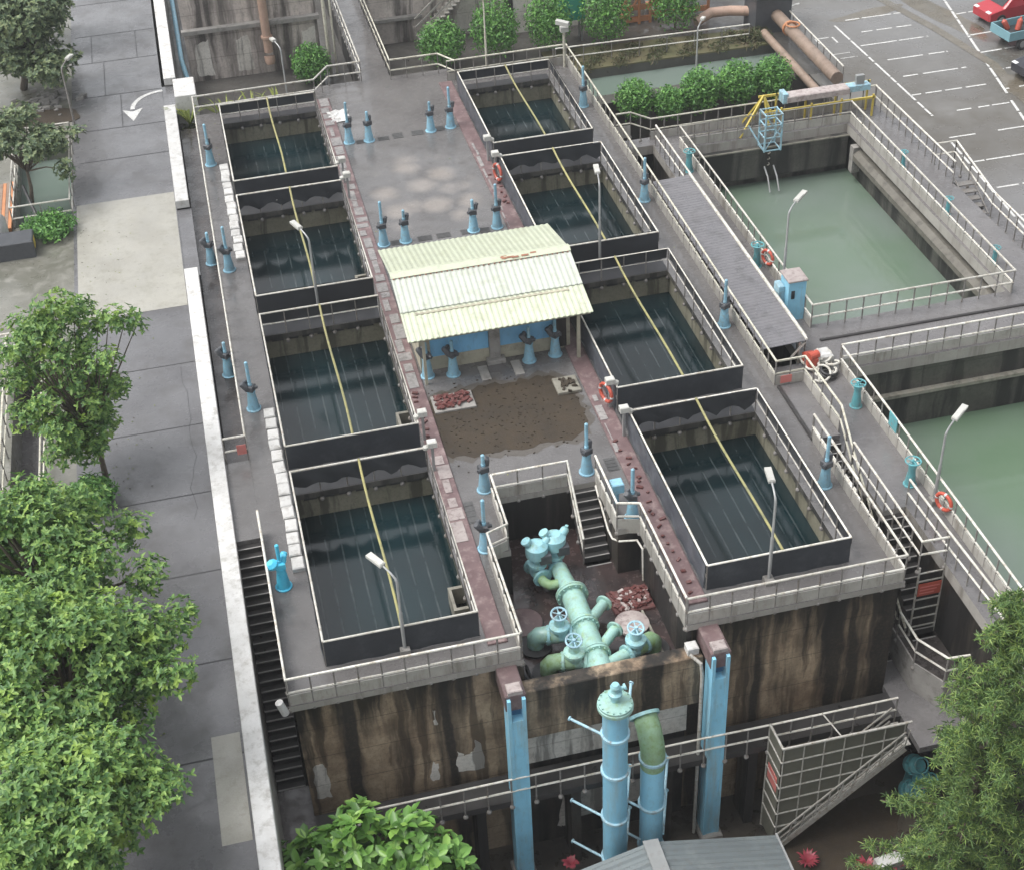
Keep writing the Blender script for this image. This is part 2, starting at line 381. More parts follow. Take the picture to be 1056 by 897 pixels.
    def build(s, name, mats, parent=None, smooth=False):
        me = bpy.data.meshes.new(name)
        off = Vector((0, 0, 0))
        p = parent
        while p is not None: off += p.location; p = p.parent
        me.from_pydata([(x-off.x, y-off.y, z-off.z) for x, y, z in s.v], [], s.f)
        mats = mats if isinstance(mats, (list, tuple)) else [mats]
        for q in mats: me.materials.append(MATS[q])
        if len(mats) > 1: me.polygons.foreach_set('material_index', s.m)
        if smooth:
            me.polygons.foreach_set('use_smooth', [True]*len(me.polygons))
        me.update()
        if smooth == 'auto':
            me.set_sharp_from_angle(angle=R(38))
        o = bpy.data.objects.new(name, me); COL.objects.link(o)
        if parent is not None: o.parent = parent
        return o

LABELS = {}
def tag(o, label, cat, group=None):
    o['label'] = label; o['category'] = cat
    if group: o['group'] = group
    LABELS.setdefault(label, []).append(o.name)
    return o
def thing(name, label, cat, loc=(0, 0, 0), group=None):
    o = bpy.data.objects.new(name, None); o.empty_display_size = .3; COL.objects.link(o); o.location = loc
    return tag(o, label, cat, group)
def struct(name, mb, m, kind='structure', smooth=False):
    o = mb.build(name, m, None, smooth); o['kind'] = kind; return o
def copy_tree(o, parent=None):
    c = o.copy(); COL.objects.link(c)
    if parent is not None: c.parent = parent
    for ch in list(o.children): copy_tree(ch, c)
    return c
def place(proto, loc, rz, label, group=None, first=[set()]):
    """first call uses the prototype, later ones a copy with copies of its parts"""
    if proto.name in first[0]: o = copy_tree(proto)
    else: first[0].add(proto.name); o = proto
    first[0].add(o.name)
    o.location = loc; o.rotation_euler = (0, 0, rz)
    tag(o, label, o['category'], group)
    return o
def grid(mb, xs, ys, solid, z0, z1, m=0, ms=None):
    """slab of grid cells; side faces where a solid cell meets an empty one"""
    ms = m if ms is None else ms
    M_ = ms if callable(ms) else (lambda x, y: ms)
    xs = sorted(set(xs)); ys = sorted(set(ys)); nx, ny = len(xs)-1, len(ys)-1
    S_ = [[solid((xs[i]+xs[i+1])/2, (ys[j]+ys[j+1])/2) for j in range(ny)] for i in range(nx)]
    for i in range(nx):
        for j in range(ny):
            if not S_[i][j]: continue
            x0, x1, y0, y1 = xs[i], xs[i+1], ys[j], ys[j+1]
            mb.face([(x0, y0, z1), (x1, y0, z1), (x1, y1, z1), (x0, y1, z1)], m)
            if i == 0 or not S_[i-1][j]: mb.face([(x0, y1, z0), (x0, y0, z0), (x0, y0, z1), (x0, y1, z1)], M_(x0-.05, (y0+y1)/2))
            if i == nx-1 or not S_[i+1][j]: mb.face([(x1, y0, z0), (x1, y1, z0), (x1, y1, z1), (x1, y0, z1)], M_(x1+.05, (y0+y1)/2))
            if j == 0 or not S_[i][j-1]: mb.face([(x0, y0, z0), (x1, y0, z0), (x1, y0, z1), (x0, y0, z1)], M_((x0+x1)/2, y0-.05))
            if j == ny-1 or not S_[i][j+1]: mb.face([(x1, y1, z0), (x0, y1, z0), (x0, y1, z1), (x1, y1, z1)], M_((x0+x1)/2, y1+.05))
    return mb
def inside(x, y, rects):
    return any(a < x < b and c < y < d for a, b, c, d in rects)

# ------------------------------------------------------------------ railings
POST = {}
def post(parent, loc, h, low, mt, r=.028):
    key = (round(h, 2), round(low, 2), mt)
    if key not in POST:
        mb = MB().tube([(0, 0, -low), (0, 0, h)], r, 6)
        if low > .05: mb.lathe([(.045, -low-.10), (.08, -low-.06), (.08, -low), (.045, -low+.05)], n=10)
        o = mb.build('post', mt); o.parent = parent; POST[key] = o
    else:
        o = POST[key].copy(); COL.objects.link(o); o.parent = parent
    o.location = Vector(loc)-parent.location
    return o
def rail_parts(t, pts, h=1.05, low=.22, step=1.25, mids=(.5,), rm='rail_white', pm='post_grey', r=.041, closed=False, ends=(True, True), rmid=.036, kerb=None, kskip=()):
    P = [Vector(p) for p in pts]
    if closed: P.append(P[0])
    up = Vector((0, 0, h))
    MB().tube([p+up for p in P], r, 8).build('top_rail', rm, t, 'auto')
    for q in mids: MB().tube([p+Vector((0, 0, q)) for p in P], rmid, 6).build('mid_rail', rm, t, 'auto')
    if kerb:   # pale upstand that carries the posts
        for ki, (a, b) in enumerate(zip(P, P[1:])):
            if abs(a.z-b.z) > .05 or ki in kskip: continue
            z0, z1 = kerb; m = Vector((0, 0, (z0+z1)/2)); e = (b-a).normalized()*.02
            MB().bar(a+m+e, b+m-e, .036, z1-z0).build('upstand', 'toe_wall', t)
    for i in range(len(P)-1):
        a, b = P[i], P[i+1]; L = (b-a).length; n = max(1, round(L/step))
        for k in range(n):
            if i == 0 and k == 0 and not ends[0]: continue
            post(t, a.lerp(b, k/n), h, low, pm)
    if not closed and ends[1]: post(t, P[-1], h, low, pm)
def railing(label, pts, group=None, **kw):
    t = thing('railing', label, 'railing', pts[0], group or 'white tube railings')
    rail_parts(t, pts, **kw)
    return t
# ------------------------------------------------------------------ camera, light
cam = bpy.data.cameras.new('camera'); co = bpy.data.objects.new('camera', cam); COL.objects.link(co)
r_ = Vector((0.97169819, -0.23269706, -0.04067801)); d_ = Vector((-0.17445774, -0.59079761, -0.78773262)); f_ = Vector((0.15927059, 0.77253495, -0.61467278))
co.matrix_world = Matrix(((r_.x, -d_.x, -f_.x, 0), (r_.y, -d_.y, -f_.y, 0), (r_.z, -d_.z, -f_.z, 32.), (0, 0, 0, 1)))
cam.sensor_width = 36; cam.lens = 1543.06/1056*36; cam.clip_start = 1; cam.clip_end = 3000
S.camera = co
W = bpy.data.worlds.new('World'); S.world = W; W.use_nodes = True
nt = W.node_tree; bg = nt.nodes['Background']
sky = _n(nt, 'ShaderNodeTexSky', sky_type='NISHITA'); sky.sun_disc = False
SUN_EL, SUN_AZ = 60., 276.
sky.sun_elevation = R(SUN_EL); sky.sun_rotation = R(SUN_AZ); sky.dust_density = 6.; sky.air_density = 1.5
hs = _n(nt, 'ShaderNodeHueSaturation'); hs.inputs['Saturation'].default_value = .2
nt.links.new(sky.outputs[0], hs.inputs['Color']); nt.links.new(hs.outputs[0], bg.inputs[0]); bg.inputs[1].default_value = .15
sl = bpy.data.lights.new('sun', 'SUN'); so = bpy.data.objects.new('sun', sl); COL.objects.link(so)
sl.energy = .8; sl.angle = R(30); sl.color = (1, .985, .96)
az = R(SUN_AZ); sd = Vector((math.sin(az)*math.cos(R(SUN_EL)), math.cos(az)*math.cos(R(SUN_EL)), math.sin(R(SUN_EL))))
so.rotation_euler = sd.to_track_quat('Z', 'Y').to_euler()
S.view_settings.view_transform = 'Standard'; S.view_settings.look = 'None'; S.view_settings.exposure = .68; S.view_settings.gamma = 1
S.render.engine = 'CYCLES'
S.cycles.max_bounces = 6; S.cycles.diffuse_bounces = 3; S.cycles.glossy_bounces = 3; S.cycles.transmission_bounces = 3

# ------------------------------------------------------------------ terrain
TANK_Y = [(31.15, 39.08), (40.58, 48.88), (50.32, 58.56), (60.0, 67.8)]
TL = [(.55, 5.08, a, b) for a, b in TANK_Y]; TR = [(12.22, 16.8, a, b) for a, b in TANK_Y]
PIT = [(6.88, 10.4, 34.45, 37.0), (6.14, 11.14, 29.3, 34.45)]
struct('ground', MB().box(-900, 900, -300, 1500, -9., -8.6, skip='b'), 'ground_low')
# left terrace with two sunken tanks
HOLES = [(-8.85, -7.68, 34., 50.4), (-9.1, -6.62, 60.8, 68.5)]
mb = MB()
struct('yard', grid(mb, [-300, -9.1, -8.85, -7.68, -6.62, -2.12], [2, 34, 50.4, 60.8, 68.5, 600], lambda x, y: not inside(x, y, HOLES), -8.6, -.17), 'yard')
struct('road', MB().box(-6.6, -2.12, 4, 240, -.166, -.162, skip='b').box(-5.2, -2.12, 4, 51, -.1615, -.158, skip='b'), 'road')
struct('pavement', MB().box(-6.45, -2.16, 52.3, 62.0, -.157, -.152, skip='b').box(-3.0, -2.2, 25.6, 29.4, -.157, -.152, skip='b'), 'road_pale')
mb = MB()
for y, x0 in ((77.6, -6.5), (73.3, -6.5), (69.4, -6.4), (66.1, -2.4-3.9), (81.3, -6.4), (86, -6.4), (91, -6.4), (48.2, -6.3), (44.2, -6.4), (40.3, -5.2), (36.3, -5.3), (32.3, -5.2), (28.6, -5.2), (24.5, -5.2)):
    mb.box(x0, -2.15, y, y+.055, -.157, -.1545, skip='b')
for x, y0, y1 in ((-5.55, 77.7, 81.2), (-4.95, 73.4, 77.5), (-4.2, 69.5, 73.2), (-3.2, 77.6, 81.3)): mb.box(x, x+.04, y0, y1, -.157, -.1548, skip='b')
# crooked cracks in the slabs
for x, y, dy in ((-2.7, 48., -9.), (-3.6, 36., -4)):
    px, py = x, y
    for k in range(16):
        nx, ny = px+rnd.uniform(-.16, .16), py+dy/16
        mb.face([(px-.008, py, -.1545), (px+.008, py, -.1545), (nx+.008, ny, -.1545), (nx-.008, ny, -.1545)]); px, py = nx, ny
struct('road_joint', mb, 'black')
# painted turn arrow
mb = MB(); arc = []
for k in range(13):
    t = k/12; arc.append((-2.1-1.55*math.sin(t*math.pi/2), 73.0-1.75*(1-math.cos(t*math.pi/2))))
for a, b in zip(arc, arc[1:]):
    d = Vector((b[0]-a[0], b[1]-a[1], 0)).normalized(); n = Vector((-d.y, d.x, 0))*.11
    mb.face([(a[0]-n.x, a[1]-n.y, -.151), (a[0]+n.x, a[1]+n.y, -.151), (b[0]+n.x, b[1]+n.y, -.151), (b[0]-n.x, b[1]-n.y, -.151)])
mb.face([(-3.65, 69.9, -.15), (-3.15, 71.3, -.15), (-3.65, 71.0, -.15), (-4.15, 71.3, -.15)])
struct('road_marking', mb, 'marking')
# back terrace behind the block, pond sunk into it
BX = [-1.3, 20.6, 31.3, 300]; 
mb = MB()
POND = [(18.5, 31.3, 70.2, 73.4)]
grid(mb, [-1.5, 18.5, 31.3, 300], [69.2, 70.2, 73.4, 600], lambda x, y: not inside(x, y, POND), -8.6, -2.5)
struct('ground_back', mb, 'ground_back')
struct('water', MB().face([(18.5, 70.2, -3.), (31.3, 70.2, -3.), (31.3, 73.4, -3.), (18.5, 73.4, -3.)]), 'pond_water')
# parking court right of the basins
struct('parking_lot', MB().box(31.4, 300, 10, 69.1, -8.5, -2.46, skip='b').box(33., 300, 69.1, 400, -8.5, -2.46, skip='b'), 'parking')
mb = MB()
def blob_poly(cx, cy, rx, ry, z, rot=0., n=40, j=.14):
    pts = []
    ph = [rnd.uniform(0, 6.28) for _ in range(4)]
    for k in range(n):
        a = 2*math.pi*k/n; q = 1+j*(math.sin(2*a+ph[0])+.6*math.sin(3*a+ph[1])+.45*math.sin(5*a+ph[2])+.3*math.sin(9*a+ph[3]))
        x, y = rx*q*math.cos(a), ry*q*math.sin(a)
        pts.append((cx+x*math.cos(rot)-y*math.sin(rot), cy+x*math.sin(rot)+y*math.cos(rot), z))
    return pts
for cx, cy, rx, ry, ro in ((42.2, 63.4, 1.9, 2.6, .2), (44.6, 58.8, 2.6, 2.4, .3), (39.8, 57.2, 1.6, 2.2, .1), (41.3, 74.5, .9, 4., .25), (37.6, 75.6, 2.4, .5, .15)):
    mb.face(blob_poly(cx, cy, rx, ry, -2.456, ro))
struct('wet_ground', mb, 'parking_dark')
mb = MB()
def strip(a, b, w, z, brk=0.):
    a, b = Vector((*a, z)), Vector((*b, z)); d = (b-a); L = d.length; d /= L; n = Vector((-d.y, d.x, 0))*w/2
    s = 0.
    while s < L:
        e = min(L, s+(rnd.uniform(.5, 2.2) if brk else L)); p, q = a+d*s, a+d*e
        mb.face([p-n, q-n, q+n, p+n]); s = e+(rnd.uniform(.05, brk) if brk else 1)
strip((35.15, 74.6), (35.3, 62.6), .12, -2.452, .25); strip((34.9, 59.9), (33.9, 47.5), .12, -2.452, .3)
for y, x0, x1, bk in ((75.1, 36., 39.4, .35), (73.3, 36.2, 39.2, .4), (71.6, 35.4, 39.4, .2), (69.45, 36., 39.5, .4), (67.3, 35.9, 39.5, .3), (65.1, 35.3, 39.5, .25), (62.8, 36.7, 39.6, .5), (60.2, 35., 36.4, .4), (60.2, 37.6, 39.6, .3), (57.6, 35., 39., .2), (55., 34.8, 38.6, .2), (52.4, 34.6, 38., .3)):
    strip((x0, y), (x1, y), .11, -2.452, bk)
strip((42.6, 76.4), (40.0, 63.8), .14, -2.452, .15); strip((39.8, 63.), (38.6, 57.), .14, -2.452, .2)
for y, x0 in ((73.9, 42.2), (71., 41.5), (68.75, 41.1), (66.5, 40.7), (64.3, 40.2)): strip((x0, y), (x0+2.2, y+.1), .12, -2.452, .2)
strip((33.4, 73.2), (34.2, 73.2), .1, -2.452); strip((33.4, 72.6), (33.4, 73.2), .1, -2.452); strip((34.4, 72.4), (34.4, 73.2), .1, -2.452)
strip((33.5, 71.), (34.7, 71.), .06, -2.452, .3); strip((33.7, 70.4), (34.7, 70.4), .06, -2.452, .3)
mb.ring((34.6, 77.0, -2.449), (0, 0, 1), 1.2, .055, 12, 4, 0, .1, 1.4)
struct('parking_marking', mb, 'marking')
mb = MB(); a = [(38.9, 78.5), (40.2, 72.5), (41.0, 67.2), (40.4, 62.)]
for p, q in zip(a, a[1:]): mb.face([(p[0]-.28, p[1], -2.447), (p[0]+.28, p[1], -2.447), (q[0]+.28, q[1], -2.447), (q[0]-.28, q[1], -2.447)])
struct('gutter', mb, 'parking_dark')

# ------------------------------------------------------------------ the filter block
blk = thing('filter_block', 'long stained concrete block holding eight open filter tanks and a pipe pit', 'concrete block', (8.7, 50, 0))
X0, X1, Y0, Y1 = -.72, 18.12, 29.78, 69.2
mb = MB()
xs = [X0, X1]+[v for t in TL[:1]+TR[:1] for v in t[:2]]+[6.14, 6.88, 10.4, 11.14, 7.72, 9.2, 5.3, 12.2]
ys = [Y0, Y1]+[v for t in TANK_Y for v in t]+[34.45, 37.0, 70.6]
def solid(x, y):
    if y > Y1: return 5.3 < x < 12.2
    return not inside(x, y, TL+TR+PIT)
grid(mb, xs, ys, solid, -.22, 0., 0, lambda x, y: 2 if inside(x, y, [(a-.2, b+.2, c-.2, d+.2) for a, b, c, d in TL+TR]) else 1)
mb.box(7.72, 9.2, 70.6, 140, -.3, 0., 0)
mb.build('deck', ['deck', 'concrete_face', 'basin_wall'], blk)

MB().box(X0+.12, 6.1, 29.9, 30.2, -8.6, -.22).build('front_wall', 'wall', blk)
MB().box(11.2, X1-.1, 29.9, 30.2, -8.6, -.22).build('front_wall', 'wall', blk)
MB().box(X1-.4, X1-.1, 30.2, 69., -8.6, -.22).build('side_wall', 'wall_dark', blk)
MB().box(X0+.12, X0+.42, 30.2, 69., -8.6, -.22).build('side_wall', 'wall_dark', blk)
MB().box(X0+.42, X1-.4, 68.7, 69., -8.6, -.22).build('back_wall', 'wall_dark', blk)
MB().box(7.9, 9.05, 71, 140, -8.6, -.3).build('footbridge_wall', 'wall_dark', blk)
for x0, x1, y0, y1 in TL+TR:
    mb = MB(); a, b, c, d = x0-.13, x1+.13, y0-.13, y1+.13
    mb.face([(a, d, -3), (b, d, -3), (b, d, -.22), (a, d, -.22)]).face([(a, c, -3), (a, d, -3), (a, d, -.22), (a, c, -.22)])
    mb.face([(b, d, -3), (b, c, -3), (b, c, -.22), (b, d, -.22)]).face([(b, c, -3), (a, c, -3), (a, c, -.22), (b, c, -.22)])
    mb.build('tank_lining', 'lining', blk)
mb = MB()   # pipe pit walls and front parapet
mb.box(6.88, 10.4, 37.0, 37.2, -1.9, -.221).box(6.6, 6.88, 34.58, 37.2, -1.9, -.221).box(10.4, 10.7, 34.58, 37.2, -1.9, -.221)
mb.box(5.95, 6.138, 29.8, 34.45, -1.9, -.221).box(11.142, 11.3, 29.8, 34.45, -1.9, -.221)
mb.box(6.14, 6.88, 34.452, 34.6, -1.9, -.221).box(10.4, 11.14, 34.452, 34.6, -1.9, -.221)
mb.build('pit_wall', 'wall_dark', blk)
MB().box(6.1, 11.2, 29.5, 37.0, -2.1, -1.9).build('pit_floor', 'pit_floor', blk)
MB().cbox(5.88, 11.5, 29.25, 29.76, -2.85, -.82, .03).build('parapet', ['wall'], blk)
MB().box(6.1, 11.2, 29.62, 29.9, -4.45, -2.85).build('pale_wall', 'wall_pale', blk)
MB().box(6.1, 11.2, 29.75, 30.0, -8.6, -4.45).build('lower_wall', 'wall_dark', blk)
# washed pale patches on the walls
def ragged(pts, y, t=.012, n=5, j=.05):
    out = []
    for (a, b), (c, d) in zip(pts, pts[1:]+pts[:1]):
        for k in range(n): out.append((a+(c-a)*k/n+rnd.uniform(-j, j), b+(d-b)*k/n+rnd.uniform(-j, j)))
    mb = MB(); k = len(out)
    mb.face([(p, y, q) for p, q in out])
    for i in range(k): mb.face([(out[i][0], y, out[i][1]), (out[i][0], y+t, out[i][1]), (out[(i+1) % k][0], y+t, out[(i+1) % k][1]), (out[(i+1) % k][0], y, out[(i+1) % k][1])])
    return mb
for pts, y in (([(-.42, -4.35), (.02, -4.35), (.0, -3.0), (-.15, -2.75), (-.4, -2.9)], 29.888),
               ([(3.05, -4.6), (3.35, -4.6), (3.3, -3.9), (3.15, -3.75)], 29.888),
               ([(3.9, -4.5), (4.75, -4.55), (4.75, -3.6), (4.55, -3.15), (4.45, -3.7), (4.15, -3.75), (3.95, -3.5)], 29.888),
               ([(3.35, -2.1), (3.45, -2.1), (3.42, -1.5), (3.33, -1.5)], 29.888),
               ([(7.0, -8.), (7.35, -8.), (7.2, -6.5)], 29.74), ([(7.7, -7.7), (9.8, -7.6), (9.8, -5.9), (9., -5.8), (8.6, -6.5), (8.2, -5.8), (7.8, -6.2)], 29.74)):
    ragged(pts, y).build('pale_patch', 'wall_pale', blk)
# narrow painted strips along the inner sides of the tanks
MB().cbox(5.26, 5.86, 30.6, 69., 0., .07, .02).build('side_strip', ['maroon'], blk)
MB().cbox(11.42, 12.08, 30.6, 69., 0., .07, .02).build('side_strip', ['maroon'], blk)
for x0, x1, y0, y1 in ((5.27, 5.85, 35.2, 39.7), (5.27, 5.85, 43.8, 69.), (11.44, 11.75, 38.2, 42.), (11.44, 11.72, 54., 62)):
    y = y0; mb = MB()
    while y < y1-.3:
        L = rnd.uniform(.3, 1.0); mb.cbox(x0+rnd.uniform(0, .16), x1-rnd.uniform(0, .28), y, min(y1, y+L), .071, .085+rnd.uniform(0, .02), .01); y += L+rnd.uniform(.03, .3)
    mb.build('pale_capping', 'pale_strip' if y1 > 45 or x0 > 10 else 'pink_strip', blk)['kind'] = 'stuff'
for x0, x1, y0, y1 in ((11.5, 12.05, 30.8, 39.), (11.6, 12.05, 56., 59.), (5.3, 5.6, 40.2, 43.6)):
    y = y0; mb = MB()
    while y < y1:
        an = rnd.uniform(-.5, .9); l = rnd.uniform(.04, .11); w = rnd.uniform(.025, .06)
        mb.obox((rnd.uniform(x0+.1, x1-.1), y, .09+rnd.uniform(0, .03)), (l*math.cos(an), l*math.sin(an), rnd.uniform(-.02, .02)), (-w*math.sin(an), w*math.cos(an), 0), (0, 0, .03)); y += rnd.uniform(.12, .55)
    mb.build('brick_rubble', 'red_brick', blk)['kind'] = 'stuff'
# concrete nibs that carry the two front columns
for x in (5.3, 11.5):
    MB().cbox(x, x+.62, 28.62, 30.4, -.75, -.14, .03).build('nib', ['maroon'], blk)
# drainage covers set in the deck
for x, y, w, d in ((6.75, 63.9, .6, .35), (7.75, 63.9, .55, .35), (8.45, 64.0, .5, .55), (9.4, 64.0, .6, .5), (10.45, 64.1, .5, .5), (6.8, 54.3, .7, .4), (7.9, 54.3, .6, .4), (8.7, 54.3, .6, .4), (9.7, 54.3, .5, .4), (10.45, 54.2, .45, .4), (5.95, 36.6, .5, 1.1), (11.15, 37.7, .4, .7)):
    mb = MB().box(x-w/2, x+w/2, y-d/2, y+d/2, .003, .012, skip='b')
    for k in range(4): mb.box(x-w/2+.03, x+w/2-.03, y-d/2+d*(k+.2)/4, y-d/2+d*(k+.55)/4, .012, .022)
    mb.build('drain_cover', 'grating', blk)

# soil and moss on the deck in front of the hut
mb = MB(); pts = []
for k in range(72):
    a = 2*math.pi*k/72; c, s_ = math.cos(a), math.sin(a)
    q = (abs(c)**5+abs(s_)**5)**(-1/5)
    pts.append((8.35+2.75*q*c+rnd.uniform(-.1, .1), 41.35+1.95*q*s_+rnd.uniform(-.14, .14)))
MB_h = MB(); MB_h.face([(8.35+(x-8.35)*1.07+rnd.uniform(-.12, .12), 41.35+(y-41.35)*1.12+rnd.uniform(-.12, .12), .0015) for x, y in pts]); struct('damp_stain', MB_h, 'damp', 'stuff'); mb.prism(pts, .002, .008); o = struct('soil', mb, 'soil', 'stuff')
mb = MB()
for k in range(350):
    x, y = rnd.gauss(8.4, 1.9), rnd.gauss(41.3, 1.3)
    if not (5.6 < x < 11.35 and 38.6 < y < 43.8): continue
    s_ = rnd.uniform(.01, .032); mb.obox((x, y, .012+s_*.3), (s_, rnd.uniform(-.02, .02), 0), (rnd.uniform(-.02, .02), s_*.7, 0), (0, 0, s_*.4))
struct('dirt', mb, 'soil', 'stuff')

# ------------------------------------------------------------------ filter tanks: railings, screens, cross tube, water
def cloth(x0, x1, z0, z1, y, axis, mt, parent, name='screen', wavy=0., t=.015, amp=.02):
    """hanging shade cloth in the plane y=const (axis 'x') or x=const (axis 'y')"""
    mb = MB(); n = max(8, int((x1-x0)*5)); m = 4; ph = rnd.uniform(0, 6)
    gridp = []
    for i in range(n+1):
        u = x0+(x1-x0)*i/n
        zb = z0+(wavy*abs(math.sin(u*3.1+ph))+rnd.uniform(-.03, .03) if wavy else 0)
        row = []
        for j in range(m+1):
            w = zb+(z1-zb)*j/m
            off = amp*(math.sin(u*5.3+ph+j*.8)+.5*math.sin(u*11+j*2.1))*(1-.7*j/m)
            row.append((u, y+off, w) if axis == 'x' else (y+off, u, w))
        gridp.append(row)
    for s_ in (0, 1):
        i0 = len(mb.v); dd = t*s_
        for row in gridp:
            for p in row: mb.v.append((p[0], p[1]+dd, p[2]) if axis == 'x' else (p[0]+dd, p[1], p[2]))
        for i in range(n):
            for j in range(m):
                a = i0+i*(m+1)+j; q = (a, a+m+1, a+m+2, a+1)
                mb.f.append(q if s_ == 0 else q[::-1]); mb.m.append(0)
    return mb.build(name, mt, parent, True)
def tank(label, x0, x1, y0, y1, side, row):
    t = thing('filter_tank', label, 'filter tank', ((x0+x1)/2, (y0+y1)/2, 0), 'filter tanks in the concrete block')
    left = side == 'L'
    a, b, c, d = x0-.02, x1+.02, y0-.06, y1+.04
    cut = row == 4 and side == 'R'
    rail_parts(t, [(a, c, 0), (b, c, 0), (b, d, 0), (a, d, 0)], 1.0, .32, 1.0, (.5,), closed=True, rm='rail_white', pm='post_grey', r=.036, rmid=.026)
    dark = row >= 3
    cloth(a, b, .02, .985, c-.05, 'x', 'cloth' if dark else 'cloth_front', t, 'front_screen')
    if not left:
        cloth(c+.05, d-.05, .02, .985, a-.06, 'y', 'cloth_blue', t, 'side_screen')
        cloth(c+.05, d-.05, .5, .97, b+.05, 'y', 'cloth', t, 'side_screen')
    elif row in (4, 3):
        cloth(c+.05, d-.05, .02, .97, a-.05, 'y', 'cloth', t, 'side_screen')
    else:
        cloth(c+.05, d-.05, .02, .9, a-.06, 'y', 'cloth_blue', t, 'side_screen')
    if row in (1, 3): cloth(a+.04, b-.04, .18, .97, d-.07, 'x', 'cloth', t, 'hanging_cloth', .28, amp=.05)
    else: cloth(a+.04, b-.04, .52, .97, d+.05, 'x', 'cloth', t, 'back_screen')
    if row in (4, 3): cloth(a+.1, b-.1, .55, 1.02, c+.08, 'x', 'cloth', t, 'folded_cloth', .2, amp=.05)
    xm = (x0+x1)/2+(.02 if left else .1)
    mb = MB(); n = 12
    mb.tube([(xm+.03*math.sin(k*.5), y0-.06+(y1-y0+.1)*k/n, 1.02-.10*math.sin(math.pi*k/n)) for k in range(n+1)], .045, 7)
    mb.build('cross_tube', 'beam_yellow', t, True)
    yn = y1+1.28 if row < 4 else y1+.6
    MB().box(x0-.02, x1+.02, y1+.02, yn, .004, .014, skip='b').build('rubber_sheet', 'rubber', t)
    if left and row < 4:
        yo = y0+1.6
        mb = MB(); p = x1-.42
        mb.box(p, x1+.1, yo, yo+.12, -1.25, -.45).box(p, x1+.1, yo+.95, yo+1.07, -1.25, -.45).box(p, p+.1, yo+.121, yo+.949, -1.25, -.45).box(p+.101, x1+.1, yo+.121, yo+.949, -1.25, -1.12)
        mb.build('outlet_box', 'ledge', t)
    mb = MB()  # black boxes added as the shadow below the coping slab
    for k in range(7):
        xx = x0+.5+k*(x1-x0-1.)/6
        mb.box(xx-.22, xx+.22, y1+.06, y1+.127, -.34, -.24)
    mb.build('overflow_slot', 'black', t)
    struct('water', MB().face([(x0-.12, y0-.12, -1.12), (x1+.12, y0-.12, -1.12), (x1+.12, y1+.12, -1.12), (x0-.12, y1+.12, -1.12)]), 'tank_water')
    return t
ROWN = ['the frontmost one', 'second from the front', 'third from the front', 'the farthest one back']
for r in range(4):
    tank('left row open filter tank with dark cloth, '+ROWN[r], *TL[r], 'L', r+1)
    tank('right row open filter tank with blue grey cloth, '+ROWN[r], *TR[r], 'R', r+1)

# ------------------------------------------------------------------ left edge: corridor, parapet, stairs
struct('corridor_floor', MB().box(-1.52, -.62, 41.45, 69.1, -8.5, -.6, skip='b'), 'deck_dark')
struct('pavement', MB().box(-2.13, -1.5, 54.5, 60.3, -8.5, -.19, skip='b').box(-2.13, -1.5, 70.3, 73.5, -8.5, -.19, skip='b'), 'road')
struct('landing', MB().box(-1.62, -.722, 37.3, 41.44, -1.2, -.004, skip='b'), 'deck')
t = thing('parapet_wall', 'long low white parapet between the road and the dark stairs', 'wall', (-1.85, 38, -.2))
MB().cbox(-2.11, -1.56, 12., 54.5, -.3, .22, .02).build('coping', 'white_paint', t)
MB().box(-2.09, -1.6, 12., 54.48, -8.6, -.302).build('retaining_wall', 'toe_wall', t)
t = thing('parapet_wall', 'short white parapet block beside the road, near the turn arrow', 'wall', (-1.85, 65, -.2))
MB().cbox(-2.11, -1.54, 60.3, 70.3, -.12, .25, .02).build('coping', 'white_paint', t)
MB().box(-2.09, -1.56, 60.4, 70.2, -.9, -.122).build('retaining_wall', 'wall_dark', t)
t = thing('parapet_wall', 'white parapet along the far end of the road, beside the blue pipe', 'wall', (-1.6, 85, -.2))
MB().cbox(-1.95, -1.35, 73.5, 130, -.12, .25, .02).build('coping', 'white_paint', t)
MB().box(-1.93, -1.37, 73.6, 130, -3, -.122).build('retaining_wall', 'concrete', t)
t = thing('planter', 'white block planter with yellow green plants behind the corridor', 'planter', (-.9, 71.3, -.3))
MB().cbox(-1.5, -.45, 70.5, 72.6, -.9, .55, .03).build('planter_wall', 'white_paint', t)
def stair(label, x0, x1, ya, yb, za, zb, n, base_z=None):
    """flight along y from (ya, za) down to (yb, zb)"""
    t = thing('concrete_stairs', label, 'stairs', ((x0+x1)/2, (ya+yb)/2, min(za, zb)), 'concrete stairs')
    mb, nb = MB(), MB(); dy, dz = (yb-ya)/n, (zb-za)/n
    for k in range(n):
        y, z = ya+dy*k, za+dz*(k+1)
        mb.box(x0, x1, min(y, y+dy), max(y, y+dy), (z-.6), z+.0)
        e = .05 if dy < 0 else -.05
        nb.box(x0+.004, x1-.004, min(y+dy, y+dy+e), max(y+dy, y+dy+e), z-.03, z+.012)
    mb.build('flight', 'stair_dark', t); nb.build('nosing', 'nosing', t)
    return t
stair('dark outdoor stairs running down between white parapet and concrete block', -1.58, -.72, 37.3, 30.8, -.0, -4.7, 26)
struct('path', MB().box(-1.6, -.6, 20, 30.8, -4.95, -4.7, skip='b'), 'deck_dark')
